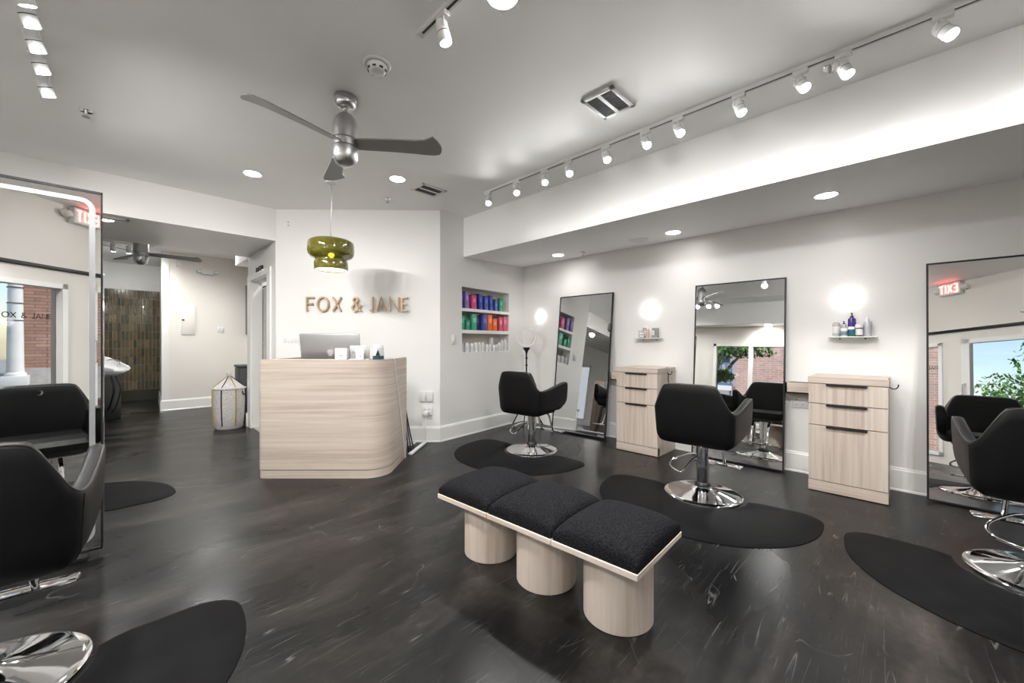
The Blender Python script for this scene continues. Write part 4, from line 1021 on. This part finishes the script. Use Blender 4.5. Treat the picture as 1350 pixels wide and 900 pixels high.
# ring light on its tripod
t = thing('ring_light', 'white ring light on a black tripod in the far corner', 'ring light', (4.25, 3.885, 0), VA + math.radians(-10))
RZ = 1.29
o = []
m = MB(); m.M = Matrix.Translation((0, 0, RZ)); m.lathe([(.118, -.012), (.143, -.012), (.147, -.006), (.147, .008), (.143, .012), (.118, .012), (.114, .006), (.114, -.008), (.118, -.012)], 48, (0, 0, 0), 'Y'); m.build('ring', M['ringl'], t)
MB().lathe([(0, 1.05), (.012, 1.05), (.02, 1.085), (.05, 1.125), (.052, 1.145), (0, 1.145)], 16).build('ring_holder', M['blackp'], t)
m = MB(); m.cyl((0, 0, .28), (0, 0, 1.07), .011); m.cyl((0, 0, .66), (0, 0, .69), .018); m.cyl((0, 0, .98), (0, 0, 1.0), .018); m.cyl((0, 0, .88), (0, 0, .9), .017); m.build('pole', M['black'], t)
for k in range(3):
    a = 2 * PI * k / 3 + .5; MB().tube([(0.01 * math.cos(a), 0.01 * math.sin(a), .42), (.26 * math.cos(a), .26 * math.sin(a), .012)], .009, 8).build('tripod_leg', M['black'], t)
MB().tube(crom([(.03, -.02, 1.1), (.04, -.02, .9), (.035, -.03, .6), (.05, -.04, .3), (.1, -.08, .01)], 6), .003, 6).build('cable', M['cord'], t)

# ------------------------------------------------------------------ bench
t = thing('bench', 'wooden bench of three drums with three charcoal cushions in the middle of the floor', 'bench', (1.60, 1.325, 0), math.radians(2.5))
zb_, zt_ = .322, .346
for k in range(3):
    y = (1 - k) * .405
    MB().lathe([(0, 0), (.150, 0), (.153, .003), (.153, zb_), (0, zb_)], 56, (0, y, 0)).build('drum_leg', M['ash_b'], t)
    MB().span((-.235, y - .2, zb_), (.235, y + .2, zt_), .002).build('seat_board', M['ash_bh'], t, smooth=False)
    # domed cushion
    m = MB(); n = 22; vs = []; fs = []
    def dome(u, v):
        x = -.228 + .456 * u; yy = y - .197 + .394 * v
        e = lambda q: (max(0.0, 1 - abs(2 * q - 1) ** 2.8)) ** .5
        return (x, yy, zt_ + .026 + .076 * (e(u) * e(v)) ** .75)
    for i in range(n + 1):
        for j in range(n + 1): 
            u = .5 - .5 * math.cos(PI * i / n); v = .5 - .5 * math.cos(PI * j / n); vs.append(dome(u, v))
    for i in range(n):
        for j in range(n): fs.append((i * (n + 1) + j, (i + 1) * (n + 1) + j, (i + 1) * (n + 1) + j + 1, i * (n + 1) + j + 1))
    bd = [i * (n + 1) for i in range(n + 1)] + [n * (n + 1) + j for j in range(1, n + 1)] + [i * (n + 1) + n for i in reversed(range(n))] + [j for j in reversed(range(1, n))]
    o0 = len(vs); vs += [(vs[b][0], vs[b][1], zt_) for b in bd]; nb = len(bd)
    fs += [(bd[i], bd[(i + 1) % nb], o0 + (i + 1) % nb, o0 + i) for i in range(nb)]
    m.add(vs, fs).build('cushion', M['boucle'], t, ang=80)

# ------------------------------------------------------------------ ceiling fittings
def spot(parent, e, ang, loc, col=(1, .985, .968), size=.05, blend=1.0):
    l = bpy.data.lights.new('lamp_beam', 'SPOT'); l.energy = e; l.spot_size = math.radians(ang); l.spot_blend = blend; l.shadow_soft_size = size; l.color = col
    o = bpy.data.objects.new('lamp_beam', l); C.objects.link(o); o.parent = parent; o.location = loc; return o
def downlight(loc, label, e=34, r=.085):
    t = thing('downlight', label, 'ceiling light', loc, 0, 'round recessed ceiling lights')
    MB().lathe([(r * .82, -.002), (r * .98, -.004), (r, -.002), (r, .006), (r * .82, .006), (r * .82, -.002)], 40).build('trim_ring', M['white'], t)
    MB().lathe([(0, -.003), (r * .82, -.003), (r * .82, .004), (0, .004)], 40).build('lens', M['led_dim'], t)
    spot(t, e, 168, (0, 0, -.03), size=.07)
downlight((.982, 4.466, H), 'round recessed ceiling light left of the front ceiling fan', 8)
downlight((2.023, 3.585, H), 'round recessed ceiling light between the pendant lamp and the small ceiling vent', 4)
downlight((1.30, 1.34, H), 'round recessed ceiling light at the top photo edge above the room centre', 18)
downlight((4.20, 3.27, 2.376), 'farthest round light in the dropped ceiling on the right', 3)
downlight((4.18, 1.73, 2.375), 'middle round light in the dropped ceiling on the right', 3)
downlight((3.93, .43, 2.364), 'nearest round light in the dropped ceiling on the right', 3)
downlight((-.02, 5.72, 2.453), 'round recessed light in the ceiling beam beside the left mirror', 30)
downlight((-1.03, 1.9, 2.358), 'round recessed light in the left dropped ceiling seen in the middle mirror', 40)
downlight((-1.0, .85, 2.358), 'added round fill light in the left dropped ceiling near the entrance', 60)  # unseen fitting added to brighten the bench drums
downlight((1.2, 8.0, H), 'added round ceiling light in the rear hall, hidden behind the beam', 60)  # unseen fitting added to lift the brightness at the rear
downlight((2.1, 6.2, H), 'added unseen ceiling light inside the curtained closet', 14)  # added out of view so the curtain looks lit
def vent(loc, rz, w, h, label, n=14, halves=2):
    t = thing('ceiling_vent', label, 'vent', loc, rz, 'ceiling air vents')
    m = MB(); f = .028
    for a, b in (((-w / 2, -h / 2), (-w / 2 + f, h / 2)), ((w / 2 - f, -h / 2), (w / 2, h / 2)), ((-w / 2, -h / 2), (w / 2, -h / 2 + f)), ((-w / 2, h / 2 - f), (w / 2, h / 2))): m.span((*a, -.012), (*b, 0), .002)
    if halves == 2: m.span((-w / 2, -.012, -.011), (w / 2, .012, 0))
    m.build('vent_frame', M['white'], t)
    MB().span((-w / 2 + .01, -h / 2 + .01, -.003), (w / 2 - .01, h / 2 - .01, 0)).build('vent_backing', M['louver'], t)
    m = MB()
    for i in range(n):
        x = -w / 2 + f + (w - 2 * f) * (i + .5) / n; m.box((x, 0, -.006), (.003, h - 2 * f, .008))
    m.build('louvre', pm('grey_louvre', (.16, .16, .16), .5), t, smooth=False)
vent((2.378, 1.425, H), 0, .30, .24, 'ceiling air vent with two dark grilles near the long track of spotlights')
vent((2.40, 3.60, H), 0, .30, .24, 'smaller-looking ceiling air vent near the sign wall')
vent((.03, 5.62, 2.455), 0, .26, .10, 'white slotted vent under the ceiling beam beside the left mirror', 4, 1)
vent((-.02, 7.75, H), 0, .3, .2, 'ceiling vent in the rear room behind the beam', 8, 1)
t = thing('smoke_detector', 'round white smoke detector on the ceiling above the fan', 'smoke detector', (1.105, 2.19, H), 0)
MB().lathe([(0, -.01), (.07, -.01), (.078, -.004), (.078, 0), (0, 0)], 40).build('base', M['white'], t)
MB().lathe([(0, -.052), (.034, -.052), (.046, -.044), (.052, -.03), (.056, -.012), (0, -.01)], 40).build('sensor_head', M['white'], t)
m = MB()
for k in range(8): a = 2 * PI * k / 8; m.box((.0505 * math.cos(a), .0505 * math.sin(a), -.036), (.006, .02, .008), rz=a)
m.build('slot', M['black'], t, smooth=False)
for loc, lb in (((-.104, 4.084, H), 'ceiling sprinkler near the left track of spotlights'), ((2.223, 4.157, H), 'ceiling sprinkler in front of the sign wall'), ((2.99, .31, H), 'ceiling sprinkler beside the long track of spotlights'), ((4.30, 2.95, 2.38), 'sprinkler under the dropped ceiling on the right')):
    t = thing('sprinkler', lb, 'sprinkler', loc, 0, 'ceiling sprinklers')
    MB().lathe([(.012, -.002), (.034, -.004), (.036, 0), (.012, 0)], 24).build('escutcheon', M['chrome'], t)
    m = MB(); m.lathe([(0, -.035), (.008, -.03), (.012, 0), (0, 0)], 12); m.lathe([(0, -.045), (.02, -.045), (.02, -.041), (0, -.041)], 16); m.build('sprinkler_head', M['nickel'], t)
t = thing('ceiling_speaker', 'flat round white speaker in the dropped ceiling beside the middle light', 'speaker', (4.20, 2.13, 2.377), 0)
MB().lathe([(0, -.003), (.085, -.003), (.1, -.006), (.105, 0), (0, 0)], 40).build('grille', M['ceil'], t); MB().lathe([(.098, -.007), (.106, -.007), (.108, 0), (.098, 0)], 40).build('rim', M['white'], t)

def track(label, x, y0, y1):
    t = thing('light_track', label, 'light track', (x, (y0 + y1) / 2, H), 0, 'white ceiling light tracks'); L = abs(y1 - y0) / 2
    m = MB(); m.span((-.018, -L, -.018), (.018, L, 0)); m.span((-.018, -L, -.022), (-.008, L, -.018)); m.span((.008, -L, -.022), (.018, L, -.018))
    m.build('rail', M['white'], t, smooth=False)
    MB().span((-.008, -L + .02, -.0185), (.008, L - .02, -.0175)).build('slot', M['louver'], t, smooth=False)
    m = MB()
    for s in (-1, 1): m.box((0, s * L, -.011), (.04, .02, .024), .003)
    m.build('end_cap', M['white'], t)
track('long white light track on the ceiling along the right dropped ceiling', 2.858, 3.20, -1.6)
track('short white light track at the top centre of the photo', 1.147, 1.80, -.3)
track('white light track at the top left corner of the photo', -.262, 3.82, 1.2)
def head(loc, aim, label, e=21, cone=180):
    """aim = direction the lamp face points (world)"""
    t = thing('track_spotlight', label, 'spotlight', loc, 0, 'white track spotlights')
    m = MB(); m.box((0, 0, -.034), (.034, .075, .026), .004); m.cyl((0, 0, -.04), (0, 0, -.062), .01); m.build('track_adapter', M['white'], t)
    d = Vector(aim).normalized(); pv = Vector((0, 0, -.10)); side = Vector((0, 1, 0)).cross(d)
    side = d.cross(Vector((0, 0, 1)))
    if side.length < .05: side = Vector((1, 0, 0))
    side.normalize()
    m = MB()
    for s in (-1, 1): m.tube([Vector((0, 0, -.058)) + side * .012 * s, Vector((0, 0, -.060)) + side * .033 * s, pv + side * .034 * s], .004, 8)
    m.build('yoke', M['white'], t)
    q = d.to_track_quat('Z', 'Y').to_matrix().to_4x4(); q.translation = pv
    m = MB(); m.M = q; m.lathe([(0, -.042), (.024, -.042), (.030, -.03), (.030, .012), (.028, .013), (.028, .016), (.031, .017), (.031, .062), (.028, .064), (.028, .052), (0, .052)], 28); m.build('lamp_can', M['white'], t)
    m = MB(); m.M = q; m.lathe([(.0301, .0125), (.0306, .013), (.0306, .016), (.0301, .0165)], 28); m.build('shadow_gap', M['louver'], t)
    m = MB(); m.M = q; m.lathe([(0, .054), (.0275, .054), (.0275, .059), (0, .061)], 24); m.build('lamp_face', M['led'], t)
    o = spot(t, e, cone, pv + d * .08, size=.04); o.rotation_euler = (-d).to_track_quat('Z', 'Y').to_euler()
ys = [3.162, 2.746, 2.384, 2.106, 1.732, 1.393, 1.147, .758, .433, .237, -.137, -.6]  # the last head is an unseen addition for extra light
for i, y in enumerate(ys):
    tilt = (-.42, -.44, -.80) if i in (0, 1, 2, 3, 4, 5, 6, 8, 10) else (-.25, -.35, -.90)
    head((2.858, y, H), tilt, 'white track spotlight, %s from the far end of the long right track' % ORD[i] if i < 11 else 'added unseen spotlight of the long right track just beyond the top photo edge', 9 if i < 11 else 5)
for i, y in enumerate([3.62, 3.33, 3.10, 2.87, 2.70]):
    head((-.262, y, H), (.32, .30, -.89), 'white track spotlight, %s from the far end of the left track' % ORD[i], 21)
head((1.147, 1.60, H), (.2, -.12, -.95), 'white track spotlight near the end of the short centre track', 26)
for i, y in enumerate([-1.05, -1.45]):  # unseen heads added to brighten the lower right wall
    head((2.858, y, H), (.35, .30, -.89), 'added white fill spotlight, %s beyond the frame on the long right track' % ORD[i], 27, 120)
for i, y in enumerate([.55, .20, -.15]):  # heads added out of view as fill for the bench and walls
    head((1.147, y, H), ((.62, .2, -.78), (.6, .4, -.7), (-.65, .75, -.5))[i], 'added white fill spotlight, %s beyond the frame on the short centre track' % ORD[i], (32, 28, 15)[i], (115, 115, 180)[i])
# small track cluster in the rear room
t = thing('track_spotlight', 'lit spotlight cluster on the ceiling in front of the shampoo wall', 'spotlight', (.25, 9.0, H), 0)
MB().span((-.3, -.015, -.02), (.3, .015, 0)).build('rail', M['white'], t)
for k in range(3):
    m = MB(); x = -.18 + .18 * k; m.cyl((x, 0, -.02), (x, 0, -.06), .008); m.cyl((x, -.02, -.05), (x, .03, -.16), .035); m.build('lamp_can', M['white'], t)
    MB().cyl((x, .03, -.16), (x, .0312, -.1625), .03).build('lamp_face', M['led'], t)
o = spot(t, 28, 165, (0, .05, -.2), size=.1); o.rotation_euler = (math.radians(35), 0, 0)

# ------------------------------------------------------------------ outdoors, seen in the mirrors
M['asphalt'] = pm('pale_pavement', (.33, .325, .31), .9, var=.1)
M['brick'] = brick_mat('red_brick', (.62, .34, .24), (.44, .22, .15), (.25, .18, .15), 1.0, False, .55, .11, .016)
M['brick_y'] = brick_mat('pale_red_brick', (.62, .40, .33), (.52, .31, .25), (.66, .60, .56), 1.0, True, .28, .085, .008)
M['bark'] = pm('grey_bark', (.30, .28, .26), .9, var=.3, scale=14, bump=.5, bscale=30)
M['leaf'] = island_mat('tree_leaves', [(.03, .12, .015), (.08, .26, .03), (.17, .42, .05), (.06, .20, .025)], .55)
M['petal'] = island_mat('white_petals', [(.85, .84, .8), (.7, .7, .66), (.9, .88, .84)], .6)
struct(MB().span((-40, -45, -.3), (40, 45, -.15)).build('ground', M['asphalt'], smooth=False))
t = thing('brick_building', 'pale red brick building across the street, reflected in the middle mirror', 'building', (-9.3, 4.2, -.15), 0)
MB().span((-3, -5.6, 0), (0, .2, 7)).build('brick_wall', M['brick_y'], t, smooth=False)
MB().span((-3, -5.6, 7), (.1, .25, 7.3)).build('parapet', M['trim'], t, smooth=False)
t = thing('white_building', 'white rendered building with a blue balcony behind the street tree, reflected in the middle mirror', 'building', (-11.5, 4.5, -.15), 0)
MB().span((-3, 0, 0), (0, 9, 6)).build('wall', pm('pale_render', (.42, .43, .45), .8), t, smooth=False)
for k in range(4): MB().span((-.05, .7 + 2.1 * k, 2.6), (.02, 1.7 + 2.1 * k, 4.2)).build('window', M['screen'], t, smooth=False)
t = thing('brick_building', 'red brick building behind the white column, reflected in the left mirror', 'building', (-.05, -14.2, -.15), 0)
MB().span((-2.05, -4, .5), (6, 0, 8)).build('brick_wall', M['brick'], t, smooth=False)
MB().span((-2.1, -4, 0), (6, .06, .5)).build('stone_base', pm('pale_stone', (.55, .53, .5), .9, var=.15), t, smooth=False)
t = thing('porch_column', 'white round column with a square base, reflected in the left mirror', 'column', (-2.05, -13.6, -.15), 0)
MB().lathe([(0, .3), (.24, .3), (.24, .36), (.19, .42), (.185, .6), (.15, 4.2), (0, 4.2)], 28).build('shaft', M['trim'], t)
MB().box((0, 0, .15), (.56, .56, .3), .01).build('column_base', M['trim'], t)
m = MB()
for z in (2.05, 2.6, 3.1): m.lathe([(.165, z), (.183, z), (.183, z + .03), (.165, z + .03)], 24)
m.build('strap', M['grey'], t)
def leaves(m, n, c, r, sz, flat=1.0):
    for _ in range(n):
        d = Vector((random.gauss(0, 1), random.gauss(0, 1), random.gauss(0, 1))).normalized() * (random.random() ** .4)
        p = Vector((c[0] + d.x * r[0], c[1] + d.y * r[1], c[2] + d.z * r[2])); s = sz * random.uniform(.6, 1.3)
        q = Matrix.Rotation(random.uniform(0, 2 * PI), 4, 'Z') @ Matrix.Rotation(random.uniform(-1.2, 1.2), 4, 'X')
        P = [(-s * .45, 0, 0), (0, -s, .1 * s), (s * .45, 0, 0), (0, s, .1 * s)]
        m.add([p + q.to_3x3() @ Vector(v) for v in P], [(0, 1, 2, 3)])
def tree(loc, label, h, crowns, n, sz, tr=.16, name='tree'):
    t = thing(name, label, 'tree', loc, 0, 'trees outside the windows')
    m = MB(); m.tube(crom([(0, 0, 0), (.05, .03, h * .35), (-.03, .05, h * .6), (.05, 0, h)], 5), [tr * (1 - .028 * i) for i in range(16)], 12)
    for c, r in crowns: m.tube([(0, .03, h * .5), ((c[0]) * .6, c[1] * .6, (h * .5 + c[2]) / 2 + .2), c], [tr * .45, tr * .3, tr * .1], 8)
    m.build('trunk', M['bark'], t)
    m = MB()
    for c, r in crowns: leaves(m, n, c, r, sz)
    m.build('foliage', M['leaf'], t, smooth=False)
tree((-4.9, 3.98, -.15), 'leafy street tree with pale trunk, reflected in the middle mirror', 2.5, [((0, 0, 2.7), (1.0, .9, .8)), ((.3, -.9, 2.35), (.5, .8, .22)), ((0, .4, 2.1), (.7, .6, .5)), ((.4, -.35, 1.55), (.25, .3, .2)), ((.2, .35, 1.6), (.3, .25, .3))], 520, .075)
tree((-7.0, -3.2, -.15), 'bushy green tree under blue sky, reflected in the rightmost mirror', 2.6, [((0, 0, 2.4), (1.3, 1.3, 1.1)), ((.2, -1.9, 3.2), (1.2, 1.2, 1.8)), ((-.3, 1.1, 1.5), (1.0, .9, .8)), ((.6, -.4, 1.1), (1.0, 1.7, .9))], 1500, .075)
tree((-4.6, -15.5, -.15), 'dark green hedge tree, reflected at the left edge of the left mirror', 1.8, [((0, 0, 1.5), (1.5, 1.2, 1.3)), ((1.1, .5, 1.3), (.9, .9, 1.2))], 650, .15)
t = thing('flower_garland', 'white flowers climbing beside the column, reflected in the left mirror', 'flowers', (-2.62, -13.45, -.15), 0)
m = MB()
for k in range(26): 
    z = .5 + 2.0 * k / 25; leaves(m, 26, (.12 * math.sin(k * .9), .1 * math.cos(k * 1.3), z), (.16, .14, .12), .075)
m.build('blossoms', M['petal'], t, smooth=False)
m = MB(); m.tube(crom([(0, 0, 0), (.08, .05, .7), (-.06, 0, 1.4), (.05, 0, 2.4)], 6), .03); m.build('stem', M['bark'], t)
m = MB()
for k in range(14): leaves(m, 8, (.1 * math.sin(k), .1 * math.cos(k), .5 + 2.0 * k / 13), (.18, .16, .12), .08)
m.build('leaves', M['leaf'], t, smooth=False)
t = thing('utility_pole', 'dark utility pole with cross arms and wires, reflected in the left mirror', 'utility pole', (-5.6, -24.5, -.15), 0)
m = MB(); m.cyl((0, 0, 0), (0, 0, 8.5), .14, .1); m.build('pole', M['grey'], t)
m = MB()
for z in (4.6, 5.3, 6.0, 7.6): m.box((0, 0, z), (1.3, .1, .1), rz=.4)
m.build('cross_arm', M['grey'], t)
m = MB()
for z, s in ((5.4, .2), (6.1, -.4), (4.7, .5)): m.tube([(-12, 5, z + 1.2), (-5, 2, z + .3), (0, 0, z), (9, -3, z + .9)], .02, 6)
m.build('wire', M['black'], t)
t = thing('railing', 'blue balcony railing behind the street tree, reflected in the middle mirror', 'railing', (-9.6, 6.2, -.15), 0)
m = MB(); bl = pm('blue_paint', (.10, .19, .34), .5)
m.span((-.03, -1.6, 1.45), (.03, 2.2, 1.55)); m.span((-.03, -1.6, 2.35), (.03, 2.2, 2.43)); m.build('rail', bl, t, smooth=False)
for k in range(20):
    MB().span((-.02, -1.56 + .195 * k, 0 if k % 6 == 0 else 1.5), (.02, -1.50 + .195 * k, 2.4)).build('baluster', bl, t, smooth=False)
MB().span((-.5, -1.6, 1.25), (.1, 2.2, 1.45)).build('balcony_slab', M['trim'], t, smooth=False)

# bar stools in the rear left room, seen in the far mirror
def stool(loc, rz, lb):
    t = thing('bar_stool', lb, 'stool', loc, rz, 'black stools in the rear room')
    MB().box((0, 0, .70), (.38, .38, .035), .012).build('seat', M['black'], t)
    for sx in (-1, 1):
        for sy in (-1, 1): MB().tube([(sx * .15, sy * .15, .69), (sx * .21, sy * .21, 0)], .014, 8).build('leg', M['black'], t)
    MB().tube([(.19, .19, .2), (-.19, .19, .2), (-.19, -.19, .2), (.19, -.19, .2)], .009, 8, closed=True).build('foot_ring', M['black'], t)
    m = MB(); m.box((-.19, 0, .92), (.025, .36, .2), .01); m.cyl((-.18, -.13, .7), (-.19, -.13, .9), .012); m.cyl((-.18, .13, .7), (-.19, .13, .9), .012); m.build('backrest', M['black'], t)
stool((-.75, 6.75, 0), .5, 'black bar stool, reflected in the far mirror')

# ------------------------------------------------------------------ sky, sun, exposure
w = bpy.data.worlds.new('sky'); S.world = w; w.use_nodes = True; N = w.node_tree.nodes; L = w.node_tree.links
sk = N.new('ShaderNodeTexSky'); sk.sky_type = 'NISHITA'; sk.sun_elevation = math.radians(50); sk.sun_rotation = math.radians(120); sk.sun_disc = False; sk.air_density = 1.0; sk.dust_density = .6
bg = N['Background']; bg.inputs['Strength'].default_value = .07; L.new(sk.outputs[0], bg.inputs['Color'])
sun = bpy.data.lights.new('sun', 'SUN'); sun.energy = 1.5; sun.angle = .02; sun.color = (1, .96, .9)
so = bpy.data.objects.new('sun', sun); C.objects.link(so); so.rotation_euler = Vector((.55, .35, .75)).to_track_quat('Z', 'Y').to_euler()

vs_ = S.view_settings
vs_.view_transform = 'Standard'; vs_.look = 'None'; vs_.gamma = 1; vs_.use_curve_mapping = False; vs_.exposure = 1.66
S.display_settings.display_device = 'sRGB'
S.cycles.max_bounces = 10; S.cycles.diffuse_bounces = 6; S.cycles.glossy_bounces = 6; S.cycles.transmission_bounces = 8; S.cycles.transparent_max_bounces = 12
S.cycles.use_denoising = True
S.cycles.caustics_reflective = False; S.cycles.caustics_refractive = False
S.cycles.sample_clamp_indirect = 6
